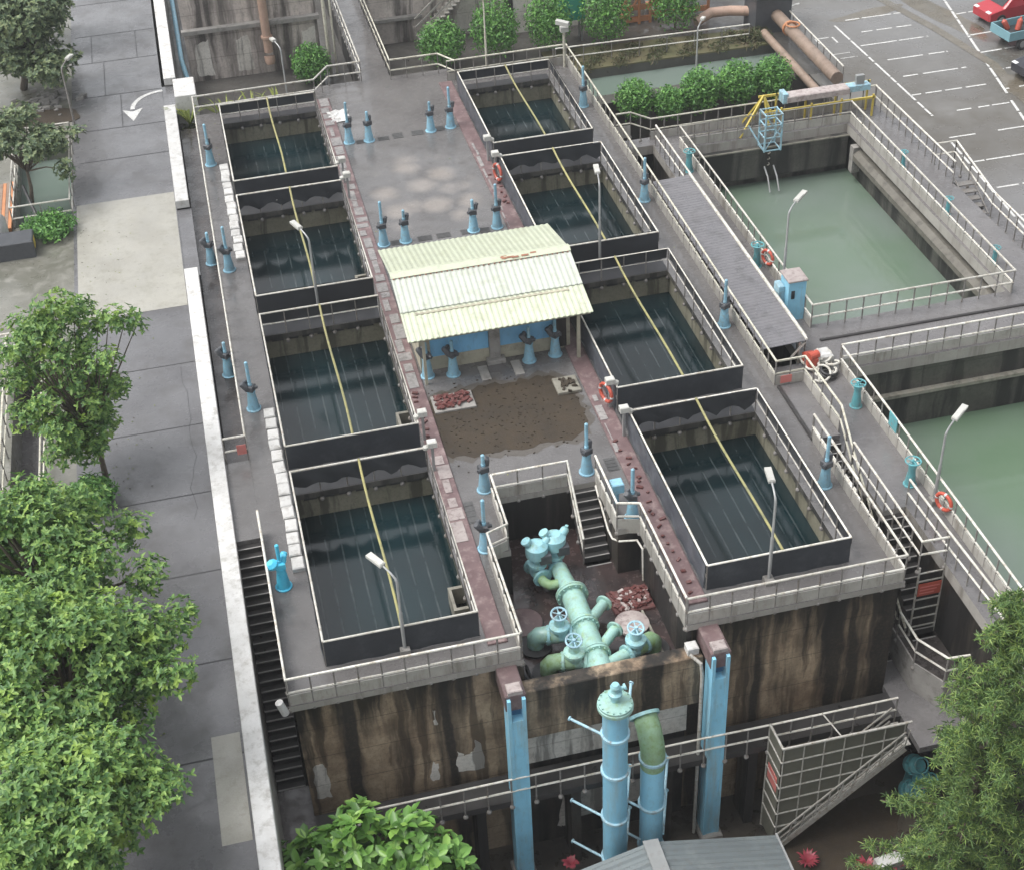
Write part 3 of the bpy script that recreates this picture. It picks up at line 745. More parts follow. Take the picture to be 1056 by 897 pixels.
# row of white blocks beside the left tanks
def blocks(y0, y1, n, label, group):
    for k in range(n):
        y = y0+(y1-y0)*(k+.5)/n; L = (y1-y0)/n
        b = MB().cbox(-.2, .2, -L*.46, L*.46, 0, .16, .035).build('concrete_block', 'white_paint')
        b.location = (.24+rnd.uniform(-.03, .03), y, 0.); b.rotation_euler = (0, rnd.uniform(-.03, .03), rnd.uniform(-.06, .06)); b.scale = (1, rnd.uniform(.9, 1.03), rnd.uniform(.8, 1.2))
        tag(b, label, 'block', group)
blocks(35.3, 44.05, 14, 'white painted block in the row beside the two front tanks on the left', 'white blocks by the front left tanks')
blocks(54.8, 63.5, 14, 'white painted block in the row beside the two back tanks on the left', 'white blocks by the back left tanks')
# slabs lying on the deck
t = thing('brick_pallet', 'low tray of loose red bricks on the mossy deck before the hut', 'bricks', (6.7, 42.6, 0))
MB().cbox(5.95, 7.45, 42.1, 43.1, .013, .1, .02).build('tray', 'concrete', t)
mb = MB()
for k in range(70): 
    a = rnd.uniform(0, 3.1); mb.obox((rnd.uniform(6.1, 7.3), rnd.uniform(42.25, 42.98), .13+rnd.uniform(0, .06)), (.10*math.cos(a), .10*math.sin(a), rnd.uniform(-.03, .03)), (-.05*math.sin(a), .05*math.cos(a), 0), (0, 0, .03))
mb.build('brick', 'red_brick', t)['kind'] = 'stuff'
t = thing('concrete_slab', 'square pale slab with rubble on top, at the right edge of the moss', 'slab', (10.85, 42.4, 0))
MB().cbox(10.42, 11.3, 41.95, 42.9, .013, .12, .02).build('slab', 'ledge', t)
mb = MB()
for k in range(26):
    a = rnd.uniform(0, 3.1); mb.obox((rnd.gauss(10.85, .16), rnd.gauss(42.45, .18), .15), (.07*math.cos(a), .07*math.sin(a), .02), (-.04*math.sin(a), .04*math.cos(a), 0), (0, 0, .03))
mb.build('rubble', 'soil', t)
t = thing('plastic_sheet', 'crumpled white sheet lying on the back deck beside a valve', 'sheet', (5.9, 66.7, 0))
mb = MB(); q = [[(5.55+.2*i+rnd.uniform(-.05, .05), 66.2+.2*j+rnd.uniform(-.05, .05), .03+rnd.uniform(0, .12)) for j in range(7)] for i in range(6)]
for i in range(5):
    for j in range(6): mb.face([q[i][j], q[i+1][j], q[i+1][j+1], q[i][j+1]])
mb.build('sheet', 'white_paint', t)
# ------------------------------------------------------------------ railings of the filter block
G1 = 'white tube railings of the filter block'
fr = dict(low=.18, step=.66, kerb=(-.2, .4))
railing('white railing along the front left roof edge, turning back along the dark stairs', [(6.08, 29.83, 0), (-.7, 29.85, 0), (-.72, 37.4, 0)], G1, **fr)
t = railing('white railing between left filter tanks and sunken corridor, with a red white sign', [(-1.5, 41.45, 0), (-.74, 41.45, 0), (-.66, 69.05, 0), (5.25, 69.15, 0), (6.1, 70.5, 0), (7.75, 70.5, 0), (7.72, 92, 0)], G1, rm='rail_white', low=.2, step=.95)
MB().box(-1.08, -.76, 41.36, 41.38, .35, .75).build('warning_sign', 'red_sign', t)
railing('cream railing on the right of the footbridge, turning along the back of the deck', [(9.2, 92, 0), (9.2, 70.2, 0), (11.65, 70.2, 0), (12.3, 69.1, 0)], G1, rm='rail_cream', low=.2, step=.9)
t = railing('cream railing down the whole right side of the deck, past the small red sign', [(11.9, 69.15, 0), (18.08, 69.2, 0), (18.08, 55, 0), (18.02, 40.35, 0), (19.12, 40.35, 0), (19.18, 37.3, 0), (19.1, 35.9, -.9), (19.08, 30.9, -4.4)], G1, rm='rail_cream', low=.2, step=.72, kerb=(-.2, .4))
MB().box(18.2, 18.62, 40.26, 40.28, .1, .42).build('warning_sign', 'red_sign', t)
railing('white railing along the front right roof edge of the block and round its right corner', [(11.16, 29.85, 0), (18.08, 29.83, 0), (18.1, 37.05, 0)], G1, **fr)
railing('white railing along the left side of the pipe pit, stepping out round a valve', [(6.12, 29.85, 0), (6.12, 34.3, 0), (6.82, 34.55, 0), (6.86, 37.05, 0)], G1, low=.2, step=.7, kerb=(-.2, .38))
railing('white railing across the back of the pipe pit, sloping beside its stairs', [(6.9, 37.05, 0), (9.44, 37.05, 0), (9.46, 35.2, -1.85)], G1, low=.2, step=.85, kerb=(-.2, .42))
railing('white railing between pit stairs and right tanks, curving round two valves to the front corner', [(10.4, 37.05, 0), (10.4, 34.55, 0), (11.1, 34.35, 0), (11.14, 29.9, 0)], G1, low=.2, step=.6, kerb=(-.2, .38))
t = thing('handrail', 'single bent white handrail dropping along the right pit wall beside the stairs', 'handrail', (10.8, 34.4, -.4))
MB().tube([(10.36, 36.9, -.1), (10.36, 35.4, -.8), (10.36, 34.9, -.75), (10.45, 34.4, -.45), (11.0, 34.3, -.45), (11.1, 34.0, -.6), (11.1, 33.9, -1.88)], .035, 7).build('rail_tube', 'rail_white', t, 'auto')
stair('steep dark stairs going down into the pipe pit', 9.5, 10.36, 37.0, 35.0, 0., -1.9, 9)

# ------------------------------------------------------------------ corrugated motor hut
hut = thing('machine_hut', 'small hut with white corrugated metal roof and blue shutters in the middle of the deck', 'hut', (8.8, 47, 0))
def corrugated(x0, x1, prof, pitch=.21, amp=.024, axis='x', th=.03):
    """sheet whose ribs follow prof [(y, z)...]; corrugation across x"""
    mb = MB(); n = int((x1-x0)/pitch*6); rows = []
    for sgn in (0, 1):
        i0 = len(mb.v)
        for i in range(n+1):
            x = x0+(x1-x0)*i/n; ph = (i % 6)/6.
            h = amp*(1 if ph in (0, 1/6, 2/6) else 0)
            for y, z in prof:
                mb.v.append((x, y, z+h-th*sgn) if axis == 'x' else (y, x, z+h-th*sgn))
        k = len(prof)
        for i in range(n):
            for j in range(k-1):
                a = i0+i*k+j; q = (a, a+k, a+k+1, a+1); mb.f.append(q if sgn == 0 else q[::-1]); mb.m.append(0)
    return mb
corrugated(5.42, 12.22, [(43.62, 2.2), (45.2, 2.53)]).build('eave_sheet', 'roof_cream', hut)
corrugated(5.42, 12.22, [(45.05, 2.54), (46.95, 2.98)]).build('roof_sheet', 'roof_white', hut)
corrugated(5.42, 12.22, [(46.97, 2.98), (50.2, 2.2)]).build('roof_sheet', 'roof_cream', hut)
mb = MB()
mb.face([(5.4, 46.72, 2.99), (12.24, 46.72, 2.99), (12.24, 46.98, 3.075), (5.4, 46.98, 3.075)]).face([(5.4, 46.98, 3.075), (12.24, 46.98, 3.075), (12.24, 47.22, 2.99), (5.4, 47.22, 2.99)])
mb.build('ridge_cap', 'roof_cream', hut)
mb = MB()
for k in range(14):
    x = rnd.uniform(9.6, 11.7); mb.obox((x, 46.86+rnd.uniform(-.07, .1), 3.05), (rnd.uniform(.03, .16), 0, 0), (0, .035, .012), (0, -.002, .006))
for k in range(34):
    x = 5.5+k*.2+rnd.uniform(-.02, .02); mb.obox((x, 46.69, 2.97), (.03, 0, 0), (0, .012, .003), (0, 0, .016))
mb.build('rust_stain', 'rust', hut)
mb = MB()
mb.box(5.95, 11.65, 44.85, 45.0, 0, .55).box(5.95, 11.65, 44.85, 45.0, 1.72, 2.5).box(5.95, 6.35, 44.85, 45.0, .55, 1.72).box(11.2, 11.65, 44.85, 45.0, .55, 1.72)
mb.box(5.95, 6.1, 45.0, 49.4, 0, 2.3).box(11.5, 11.65, 45.0, 49.4, 0, 2.3).box(6.1, 11.5, 49.25, 49.4, 0, 2.3)
mb.build('wall', 'house_wall', hut)
MB().cbox(8.55, 8.95, 44.7, 45.0, .0, 1.9, .02).cbox(8.4, 9.1, 44.5, 44.84, 0, .18, .03).build('pillar', 'concrete', hut)
for x0, x1 in ((6.36, 8.54), (8.96, 11.19)):
    sh = MB().box(x0, x1, 44.87, 44.93, .55, 1.72)
    for k in range(1, 4): sh.box(x0+(x1-x0)*k/4-.02, x0+(x1-x0)*k/4+.02, 44.855, 44.87, .57, 1.70)
    sh.build('shutter', 'shutter_blue', hut)
MB().box(11.0, 11.5, 44.8, 44.85, .1, 1.6).build('door', 'wall_dark', hut)
MB().bar((6.0, 44.0, 0), (6.0, 44.0, 2.2), .1, .1).bar((11.75, 44.0, 0), (11.75, 44.0, 2.25), .12, .12).bar((5.5, 43.75, 2.13), (12.15, 43.75, 2.13), .06, .1).build('eave_post', 'house_wall', hut)
MB().box(8.7, 8.95, 44.58, 44.7, 1.95, 2.08).build('wall_lamp', 'black', hut)
for x in (8.0, 9.25): MB().cbox(x, x+.35, 43.6, 44.5, .005, .06, .02).build('ramp', 'concrete', hut)

# ------------------------------------------------------------------ valve hoists
def hoist(kind):
    t = thing('valve_hoist', 'x', 'valve hoist')
    c = {'cyan': 'valve_cyan', 'teal': 'valve_teal'}.get(kind, 'valve_blue')
    MB().lathe([(.27, 0), (.27, .035), (.22, .05), (.135, .75), (.165, .77), (.165, .82)], n=16).build('pedestal', c, t, 'auto')
    if kind == 'teal':
        MB().lathe([(.16, .8), (.16, .95)]).build('gearbox', c, t, 'auto')
        w = MB().ring((0, 0, 1.05), (0, 0, 1), .30, .028, 20, 6)
        for a in range(5): w.tube([(0, 0, 1.05), (.3*math.cos(a*1.257), .3*math.sin(a*1.257), 1.05)], .02, 6)
        w.tube([(0, 0, .95), (0, 0, 1.12)], .04, 8).build('handwheel', c, t, 'auto')
        return t
    MB().cbox(-.15, .15, -.15, .15, .82, 1.04, .03).build('gearbox', c if kind == 'cyan' else 'actuator', t)
    m = MB(); m.lathe([(.09, 0), (.11, .02), (.11, .32), (.08, .36)], (.06, .1, .9), (.45, .3, .85), 12)
    m.lathe([(.085, 0), (.085, .22), (.06, .25)], (.12, .0, 1.0), (.25, .2, 1.), 10)
    m.lathe([(.07, 0), (.07, .12)], (-.12, -.06, .93), (-1, -.4, 0), 10)
    m.build('actuator', c if kind == 'cyan' else 'actuator', t, 'auto')
    top = {'tall': 2.05, 'short': 1.5, 'cyan': 1.75}[kind]
    MB().lathe([(.075, 1.04), (.075, 1.12), (.062, 1.13), (.062, top-.03), (.03, top)], n=12).build('stem_tube', c, t, 'auto')
    if kind == 'cyan':
        MB().lathe([(.1, 0), (.19, .06), (.2, .16), (.1, .26)], (-.2, -.02, .92), (-.4, -.15, 1), 10).build('wrapping', c, t, 'auto')
    return t
HT, HS, HC, HW = hoist('tall'), hoist('short'), hoist('cyan'), hoist('teal')
GV = 'blue valve hoists on the filter block'
for (x, y), pr, rz, lb in (
    ((6.15, 64.0), HT, .2, 'tall blue valve hoist on the wet back deck, beside the back left tank'),
    ((7.08, 63.9), HS, .5, 'short blue valve hoist on the wet back deck, second from the back left tank'),
    ((10.05, 64.0), HS, .1, 'short blue valve hoist on the wet back deck, second from the back right tank'),
    ((11.02, 64.1), HT, .0, 'tall blue valve hoist on the wet back deck, beside the back right tank'),
    ((6.15, 54.3), HT, .1, 'tall blue valve hoist just behind the hut roof, farthest left of four'),
    ((7.08, 54.3), HS, .2, 'short blue valve hoist just behind the hut roof, second from left'),
    ((10.0, 54.3), HS, .0, 'short blue valve hoist just behind the hut roof, third from left'),
    ((11.02, 54.3), HT, .1, 'tall blue valve hoist just behind the hut roof, close to the red lifebuoy'),
    ((6.13, 44.5), HS, 1.9, 'blue valve hoist under the front eave of the hut, farthest left'),
    ((7.07, 44.35), HS, 2.2, 'blue valve hoist under the front eave of the hut, second from left'),
    ((9.96, 44.4), HS, 2.4, 'blue valve hoist under the front eave of the hut, third from left'),
    ((10.98, 44.5), HT, 2.2, 'tall blue valve hoist under the front eave of the hut, farthest right'),
    ((6.73, 37.6), HS, .2, 'blue valve hoist at the back left corner of the pipe pit'),
    ((6.12, 34.75), HT, 2.8, 'tall blue valve hoist squeezed in the bend of the left pit railing'),
    ((10.24, 37.55), HT, .4, 'blue valve hoist at the top of the pit stairs'),
    ((11.02, 34.9), HT, 2.9, 'tall blue valve hoist in the bend of the right pit railing, by the red strip'),
    ((-.32, 63.8), HT, 1., 'slim blue valve hoist beside the back left tank, by the left railing'),
    ((-.3, 54.2), HT, 2.8, 'blue valve hoist beside the left tank second from the back, by the left railing'),
    ((-.28, 44.35), HT, 2.6, 'teal blue valve hoist at the far end of the front white block row'),
    ((-.3, 34.8), HC, .1, 'bright cyan plastic wrapped valve hoist at the top of the dark stairs'),
    ((17.6, 64.3), HT, .3, 'blue valve hoist against the right railing, beside the farthest right tank'),
    ((17.62, 54.6), HT, .5, 'blue valve hoist against the right railing, level with the lifebuoy'),
    ((17.6, 44.5), HT, .4, 'blue valve hoist against the right railing, near the canopy'),
    ((17.55, 34.7), HT, .3, 'blue valve hoist beside the front right tank and the stair opening')):
    place(pr, (x, y, 0), rz, lb, GV)
place(HS, (-.98, 56.0, -.6), 2.6, 'blue valve hoist down in the left corridor, farther from the camera', GV)
place(HS, (-.98, 47.6, -.6), 2.4, 'blue valve hoist down in the left corridor, nearer to the stairs', GV)
t = thing('junction_box', 'small pale blue box on a post by the right pit railing', 'box', (10.75, 35.75, 0))
MB().tube([(10.75, 35.75, 0), (10.75, 35.75, .55)], .08, 8).build('post', 'valve_blue', t); MB().cbox(10.55, 10.95, 35.55, 35.95, .55, .9, .03).build('box', 'valve_blue', t)
GW = 'teal handwheel valves along the basins'
for x, y, lb in ((20.6, 39.0, 'teal valve with round handwheel on the right walkway, near the coiled hose'), (20.55, 34.5, 'teal valve with round handwheel on the right walkway, beside the orange lifebuoy'),
                 (20.6, 57.4, 'teal valve beside the upper basin, nearer to the crane'), (20.6, 48.9, 'teal valve beside the upper basin, near its lifebuoy'),
                 (29.75, 54.8, 'teal handwheel valve on the right side of the upper basin, farthest of three'), (29.75, 50.4, 'teal handwheel valve on the right side of the upper basin, middle of three'), (29.7, 46.2, 'teal handwheel valve on the right side of the upper basin, nearest of three')):
    o = place(HW, (x, y, -.5), rnd.uniform(0, 3), lb, GW); o.scale = (.6, .6, .75) if x > 25 else (.85, .85, .95)

# square white capped marker posts at the tank corners
def cap_post():
    t = thing('marker_post', 'x', 'post')
    MB().box(-.045, .045, -.045, .045, 0, 1.12).build('shaft', 'steel', t); MB().cbox(-.16, .16, -.13, .13, 1.12, 1.34, .03).build('cap', 'lamp_head', t); MB().lathe([(.05, 0), (.1, .02), (.1, .12), (.05, .16)], (.22, .0, 1.02), (0, 0, 1), 10).build('side_box', 'lamp_head', t)
    return t
CP = cap_post()
for x, y, rz, lb in ((5.35, 60.05, 3.14, 'white capped post between the two back left tanks, far side'), (5.35, 58.6, 3.14, 'white capped post between the two back left tanks, near side'),
                     (5.3, 40.75, 3.14, 'white capped post between the two front left tanks, far side'), (5.3, 39.0, 3.14, 'white capped post between the two front left tanks, near side'),
                     (11.95, 60.1, 0, 'white capped post between the two back right tanks, far side'), (11.95, 58.5, 0, 'white capped post beside the red lifebuoy of the back right tanks'),
                     (11.98, 40.7, 0, 'white capped post holding the red lifebuoy at the front right tanks'), (11.98, 39.0, 0, 'white capped post between the two front right tanks, near side')):
    place(CP, (x, y, 0), rz, lb, 'white capped posts at tank corners')
def lifebuoy(label, c, axis, m='red_ring', r=.34):
    t = thing('lifebuoy', label, 'lifebuoy', c)
    ax = Vector(axis).normalized()
    MB().ring(c, axis, r, .065, 24, 8).build('ring', m, t, True)
    b = MB()
    for a in range(4): b.ring(c, axis, r, .069, 3, 8, 0, a*1.57, a*1.57+.22)
    b.build('band', 'white_paint', t, True)
lifebuoy('red lifebuoy hanging on the post beside the right tank second from the back', (11.9, 57.9, .62), (1, .25, 0), r=.36)
lifebuoy('red lifebuoy hanging on the post between the two front right tanks', (11.84, 40.72, .72), (1, .35, 0), r=.34)
lifebuoy('orange red lifebuoy on the left railing of the upper green basin', (20.86, 48.4, .15), (1, .4, 0), r=.3)
lifebuoy('orange lifebuoy on the railing of the lower green basin', (20.8, 32.7, .15), (1, .4, 0), r=.3)

# ------------------------------------------------------------------ lamp posts
def lamp(label, loc, h, d, arm=.55, pm='steel', head=.62):
    t = thing('street_lamp', label, 'street lamp', loc, 'lamp posts over the tanks and basins')
    x, y, z = loc; d = Vector((*d, 0)).normalized()
    MB().cbox(x-.15, x+.15, y-.15, y+.15, z, z+.22, .02).build('foot', 'concrete', t)
    e = Vector((x, y, z+h)); q = e+d*arm*.45+Vector((0, 0, .10)); q2 = e+d*arm+Vector((0, 0, .18))
    MB().tube([(x, y, z+.2), (x, y, z+h*.55), (x, y, z+h*.56), e+Vector((0, 0, -.12)), e+d*.06, q, q2], [.055, .055, .04, .04, .035, .03, .03], 9).build('pole', pm, t, 'auto')
    n = Vector((-d.y, d.x, 0)); tilt = Vector((0, 0, .12))
    c = q2+d*head*.5+tilt*.3; dd = (d+tilt*.6).normalized(); w = n.cross(dd)
    hd = MB().obox(c, dd*head*.5, n*.105, w*.045); hd.obox(c-dd*head*.16, dd*head*.30, n*.085, w*.07)
    hd = hd.build('lamp_head', 'lamp_head', t)
    MB().obox(c+dd*head*.12-Vector((0, 0, .06)), dd*head*.3, n*.09, w*.01).build('lens', 'glass_dark', hd)
lamp('lamp post with white head before the front left tank, head pointing left', (2.85, 31.0, 0), 2.95, (-.6, .95), pm='steel')
lamp('lamp post with white head before the front right tank', (14.12, 30.86, 0), 3.35, (.15, 1), pm='steel')
lamp('lamp post with white head over the right tank second from the back', (14.3, 50.0, 0), 3.7, (.15, 1), pm='steel')
lamp('lamp post with cream head over the left tank second from the back', (2.84, 50.0, 0), 3.3, (-.45, 1), pm='steel')
lamp('tall thin lamp post standing beside the upper green basin', (20.9, 46.8, -.5), 3.6, (1, .9), pm='steel', head=.8)
lamp('tall thin lamp post standing beside the lower green basin', (20.88, 33.4, -.5), 2.9, (1, .8), pm='steel', head=.8)
lamp('lamp post at the left edge of the road by the small pool', (-6.42, 69.8, -.16), 3.2, (.6, 1), pm='post_grey', head=.5)
lamp('slender lamp post behind the left back railing', (3.9, 69.5, -2.5), 5.2, (-.4, 1), pm='steel', head=.35)
lamp('slender lamp post behind the back right tank, before the round bushes', (14.0, 69.45, -.2), 4.2, (-1, .9), pm='rail_cream', head=.6)
lamp('small lamp post standing at the edge of the pond', (25.2, 69.6, -2.5), 3.3, (.5, .6), pm='steel', head=.3)
t = thing('corner_lamp', 'small white cylinder fixed at the front left corner of the block above the stairs', 'lamp', (-.8, 29.75, .1))
MB().tube([(-.86, 29.72, -.15), (-.98, 29.72, .35)], .12, 12).build('housing', 'white_paint', t, 'auto')
t = thing('security_camera', 'white security camera on a short cream pole at the back right corner of the deck', 'camera', (17.9, 68.9, 0))
MB().tube([(17.9, 68.9, 0), (17.9, 68.9, 1.9)], .07, 8).build('pole', 'rail_cream', t); MB().cbox(17.7, 18.1, 68.7, 69.0, 1.9, 2.15, .03).obox((17.75, 68.6, 2.45), (.28, -.16, -.05), (.07, .12, 0), (0, 0, .1)).build('housing', 'lamp_head', t)

# ------------------------------------------------------------------ pipes in the pit
pz = -1.3
man = thing('pipe_manifold', 'pale green collecting pipe with flanges and stubs on the pit floor', 'pipe', (8.55, 32.3, -1.9))
MB().tube([(8.52, 29.77, pz), (8.55, 33.2, pz)], .37, 20).build('main_pipe', 'pipe_green', man, 'auto')
MB().tube([(8.55, 33.2, pz), (8.52, 33.75, pz), (8.45, 34.6, pz)], [.37, .28, .27], 18).build('reducer', 'pipe_green', man, 'auto')
for y, r in ((33.2, .52), (31.75, .46), (30.5, .47)):
    f = MB().lathe([(r, 0), (r, .09)], (8.545, y, pz), (0, 1, 0), 24)
    f.lathe([(r, .11), (r, .18)], (8.545, y, pz), (0, 1, 0), 24); f.bolts((8.545, y+.09, pz), (0, 1, 0), r-.05, 14, .024, .14); f.build('flange', 'pipe_green', man, 'auto')
for y in (31.95, 30.75):
    s = MB().tube([(8.7, y, pz), (9.45, y+.75, pz)], .17, 14).build('stub_pipe', 'pipe_green', man, 'auto')
    MB().lathe([(.27, 0), (.27, .07)], (9.4, y+.70, pz), (1, 1, 0), 18).build('flange', 'pipe_green', s, 'auto')
# saddles
for y in (30.0, 32.4): MB().box(8.2, 8.9, y, y+.27, -1.9, -1.6).build('saddle', 'concrete', man)
def gate_valve(label, c, ax, wheel=True, mc='pipe_cyan', motor=False):
    """valve body on a horizontal pipe through c, bonnet up"""
    t = thing('gate_valve', label, 'valve', c, 'valves in the pipe pit')
    c = Vector(c); a = Vector((*ax, 0)).normalized()
    b = MB().lathe([(.17, -.32), (.27, -.32), (.27, -.25), (.18, -.24), (.21, 0), (.18, .24), (.27, .25), (.27, .32), (.17, .32)], c, a, 18)
    b.bolts(c+a*.285, a, .235, 8, .018, .06).bolts(c-a*.285, a, .235, 8, .018, .06).bolts(c+Vector((0, 0, .335)), (0, 0, 1), .235, 8, .018, .07)
    b.lathe([(.2, 0), (.2, .28), (.27, .29), (.27, .38), (.15, .42), (.11, .62)], c, (0, 0, 1), 16); b.build('body', mc, t, 'auto')
    if motor:
        m = MB().lathe([(.24, 0), (.31, .05), (.31, .38), (.17, .5)], c+Vector((0, 0, .6)), (0, 0, 1), 14)
        m.lathe([(.12, 0), (.12, .36), (.08, .42)], c+Vector((.12, .05, .8)), (.55, .1, .8), 12).lathe([(.1, 0), (.1, .3), (.14, .32), (.14, .4)], c+Vector((-.1, .0, .85)), (-.5, .1, .9), 12); m.tube([c+Vector((.3, .1, .8)), c+Vector((.38, .12, 1.2))], .05, 8)
        m.build('motor', 'pipe_cyan', t, 'auto')
        MB().cbox(c.x+.02, c.x+.34, c.y-.3, c.y-.08, c.z+.5, c.z+.8, .02).build('switch_box', 'actuator', t)
    if wheel:
        h = c+Vector((0, 0, .78)); axv = Vector((0, -.25, 1)).normalized()
        w = MB().ring(h, axv, .2, .028, 22, 7)
        u = axv.cross(Vector((1, 0, 0))).normalized(); v = axv.cross(u)
        for k in range(6): w.tube([h, h+(u*math.cos(k*1.047)+v*math.sin(k*1.047))*.2], .018, 6)
        w.tube([c+Vector((0, 0, .55)), h+axv*.06], .045, 8); w.build('handwheel', 'sky_blue', t, 'auto')
    t.scale = (1.2, 1.2, 1.15)
gate_valve('teal gate valve with white handwheel left of the manifold, farther of two', (7.72, 31.75, -1.35), (1, -.25))
gate_valve('green gate valve with white handwheel left of the manifold, nearer of two', (7.86, 30.55, -1.35), (1, -.25), mc='pipe_green')
gate_valve('blue gate valve with white handwheel right of the manifold', (9.8, 30.55, -1.35), (1, .5))
gate_valve('motor driven blue gate valve at the back end of the manifold', (8.42, 34.95, -1.35), (0, 1), False, motor=True)
gate_valve('motor driven blue gate valve on the back left branch of the manifold', (7.78, 34.75, -1.4), (-.25, 1), False, motor=True)
t = thing('branch_pipe', 'yellow green curved pipe joining the back left valve to the manifold', 'pipe', (8.0, 34, -1.5)); MB().tube([(7.8, 34.45, -1.4), (7.86, 34.2, -1.4), (8.0, 34.02, -1.4), (8.2, 33.95, -1.35), (8.4, 34.0, -1.3)], .16, 12).build('pipe', 'pipe_moss', t, 'auto')
for (lb, v, e, mp) in (('short green pipe with elbow left of the manifold, farther of two', (7.72, 31.75), (7.0, 31.95), 'pipe_green'), ('mossy pipe with elbow left of the manifold, nearer of two', (7.86, 30.55), (7.1, 30.72), 'pipe_moss'), ('green pipe with mossy elbow right of the manifold', (9.8, 30.55), (10.45, 30.85), 'pipe_moss')):
    t = thing('branch_pipe', lb, 'pipe', (e[0], e[1], -1.9), 'elbow pipes in the pit')
    V = Vector((*v, -1.35)); E_ = Vector((*e, -1.35)); d = (E_-V).normalized(); m0 = Vector((8.5 if e[0] < 8.5 else 8.7, V.y-.2 if e[0] < 8.5 else V.y-.45, -1.33))
    MB().tube([m0, V], .2, 14).build('inlet_pipe', 'pipe_green', t, 'auto')
    MB().tube([V, E_-d*.3, E_-d*.1+Vector((0, 0, -.04)), E_+Vector((0, 0, -.16)), E_+Vector((0, 0, -.5))], .27, 16).build('elbow', mp, t, 'auto')
    MB().lathe([(.5, 0), (.52, .03), (.52, .1), (.35, .12)], (e[0], e[1], -1.9), (0, 0, 1), 22).build('base_ring', 'black', t, 'auto')
for x, y, r, lb, m in ((6.85, 33.0, .62, 'round maroon manhole plinth near the left pit wall', 'maroon'), (10.15, 32.05, .55, 'pale round manhole lid right of the manifold', 'pink_strip')):
    t = thing('manhole_lid', lb, 'manhole', (x, y, -1.9), 'manholes on the pit floor')
    MB().lathe([(r*1.04, 0), (r*1.04, .07)], (x, y, -1.9), n=28).build('rim', 'black', t, 'auto'); MB().lathe([(r, .07), (r, .13), (r*.94, .15)], (x, y, -1.9), n=28).build('lid', m, t, 'auto')
t = thing('rubble_heap', 'heap of red brown rubble and scraps on the right of the pit floor', 'rubble', (10.4, 33., -1.9))
MB().cbox(9.75, 11.1, 32.55, 33.6, -1.9, -1.78, .03).build('tray', 'red_brick', t)
mb = MB()
for k in range(110):
    a = rnd.uniform(0, 3.1); mb.obox((rnd.uniform(9.85, 11.0), rnd.uniform(32.65, 33.5), -1.76+rnd.uniform(0, .08)), (.09*math.cos(a), .09*math.sin(a), rnd.uniform(-.03, .03)), (-.05*math.sin(a), .05*math.cos(a), 0), (0, 0, .03), 0 if rnd.random() < .8 else 1)
mb.build('scrap', ['red_brick', 'pink_strip'], t)
t = thing('cable_loop', 'dark hose looped on the pit floor in the near left corner', 'hose', (6.7, 30.6, -1.9))
mb = MB().tube([(6.35, 33.6, -1.86), (6.3, 31.8, -1.86), (6.35, 30.9, -1.84), (6.6, 30.2, -1.84), (7.3, 29.95, -1.8), (7.9, 29.9, -1.8)], .06, 8).tube([(6.5, 31.2, -1.83), (6.55, 30.5, -1.83), (6.9, 30.1, -1.8), (7.5, 30.05, -1.8)], .05, 8)
mb.build('hose', 'black', t, True)
t = thing('drain_trough', 'thin white channel edge along the right pit floor', 'channel', (10.7, 31.2, -1.9))
MB().bar((10.62, 32.5, -1.83), (10.72, 29.9, -1.83), .07, .12).build('edge', 'ledge', t)
t = thing('white_bucket', 'small white block on the right end of the pit parapet', 'block', (11.2, 29.5, -.82))
MB().cbox(11.05, 11.4, 29.35, 29.7, -.82, -.55, .03).build('block', 'white_paint', t)

# ------------------------------------------------------------------ front columns, riser pipes
for x, lb in ((5.34, 'light blue steel column at the left front of the pipe pit'), (11.52, 'light blue steel column at the right front of the pipe pit')):
    t = thing('steel_column', lb, 'column', (x+.27, 28.8, -8.6), 'blue front columns')
    mb = MB().box(x, x+.54, 28.96, 29.1, -8.6, -.25).box(x, x+.1, 28.5, 28.96, -8.6, -.25).box(x+.44, x+.54, 28.5, 28.96, -8.6, -.25).box(x+.1, x+.44, 28.52, 28.96, -8.6, -1.15)
    mb.build('shaft', 'column_blue', t)
    MB().box(x+.1, x+.44, 28.8, 28.96, -1.15, -.4).build('recess', 'deep_blue', t)
    MB().cbox(x+.05, x+.49, 28.62, 29.0, -.138, .02, .03).build('cap', 'pink_strip', t)
    MB().cbox(x-.1, x+.64, 28.35, 29.2, -8.6, -8.45, .03).build('base_plate', 'concrete', t)
t = thing('drain_pipe', 'thin grey downpipe beside the right blue column', 'pipe', (11.3, 28.9, -8.6))
MB().tube([(11.05, 29.2, -.6), (11.3, 28.9, -.75), (11.32, 28.8, -1.2), (11.32, 28.8, -8.6)], .055, 8).build('pipe', 'post_pale', t, 'auto')
def riser(label, x, y, r, ztop, elbow):
    t = thing('riser_pipe', label, 'pipe', (x, y, -8.6), 'blue riser pipes')
    if elbow: MB().tube([(x, y, -8.6), (x, y, ztop-.9), (x-.02, y+.08, ztop-.55), (x-.04, y+.3, ztop-.2), (x-.06, y+.62, ztop)], r, 20).build('pipe', 'column_blue', t, 'auto')
    else: MB().tube([(x, y, -8.6), (x, y, ztop)], r, 22).build('pipe', 'column_blue', t, 'auto')
    zz = [z for z in (-1.2, -2.8, -4.9, -6.9) if z < ztop-1.0]
    for z in zz:
        MB().lathe([(r+.01, 0), (r+.06, .01), (r+.06, .1), (r+.01, .11)], (x, y, z), n=22).build('collar', 'sky_blue', t, 'auto')
    return t
t = riser('tall blue vertical pipe with flanged head standing before the pit', 8.2, 27.35, .37, .0, False)
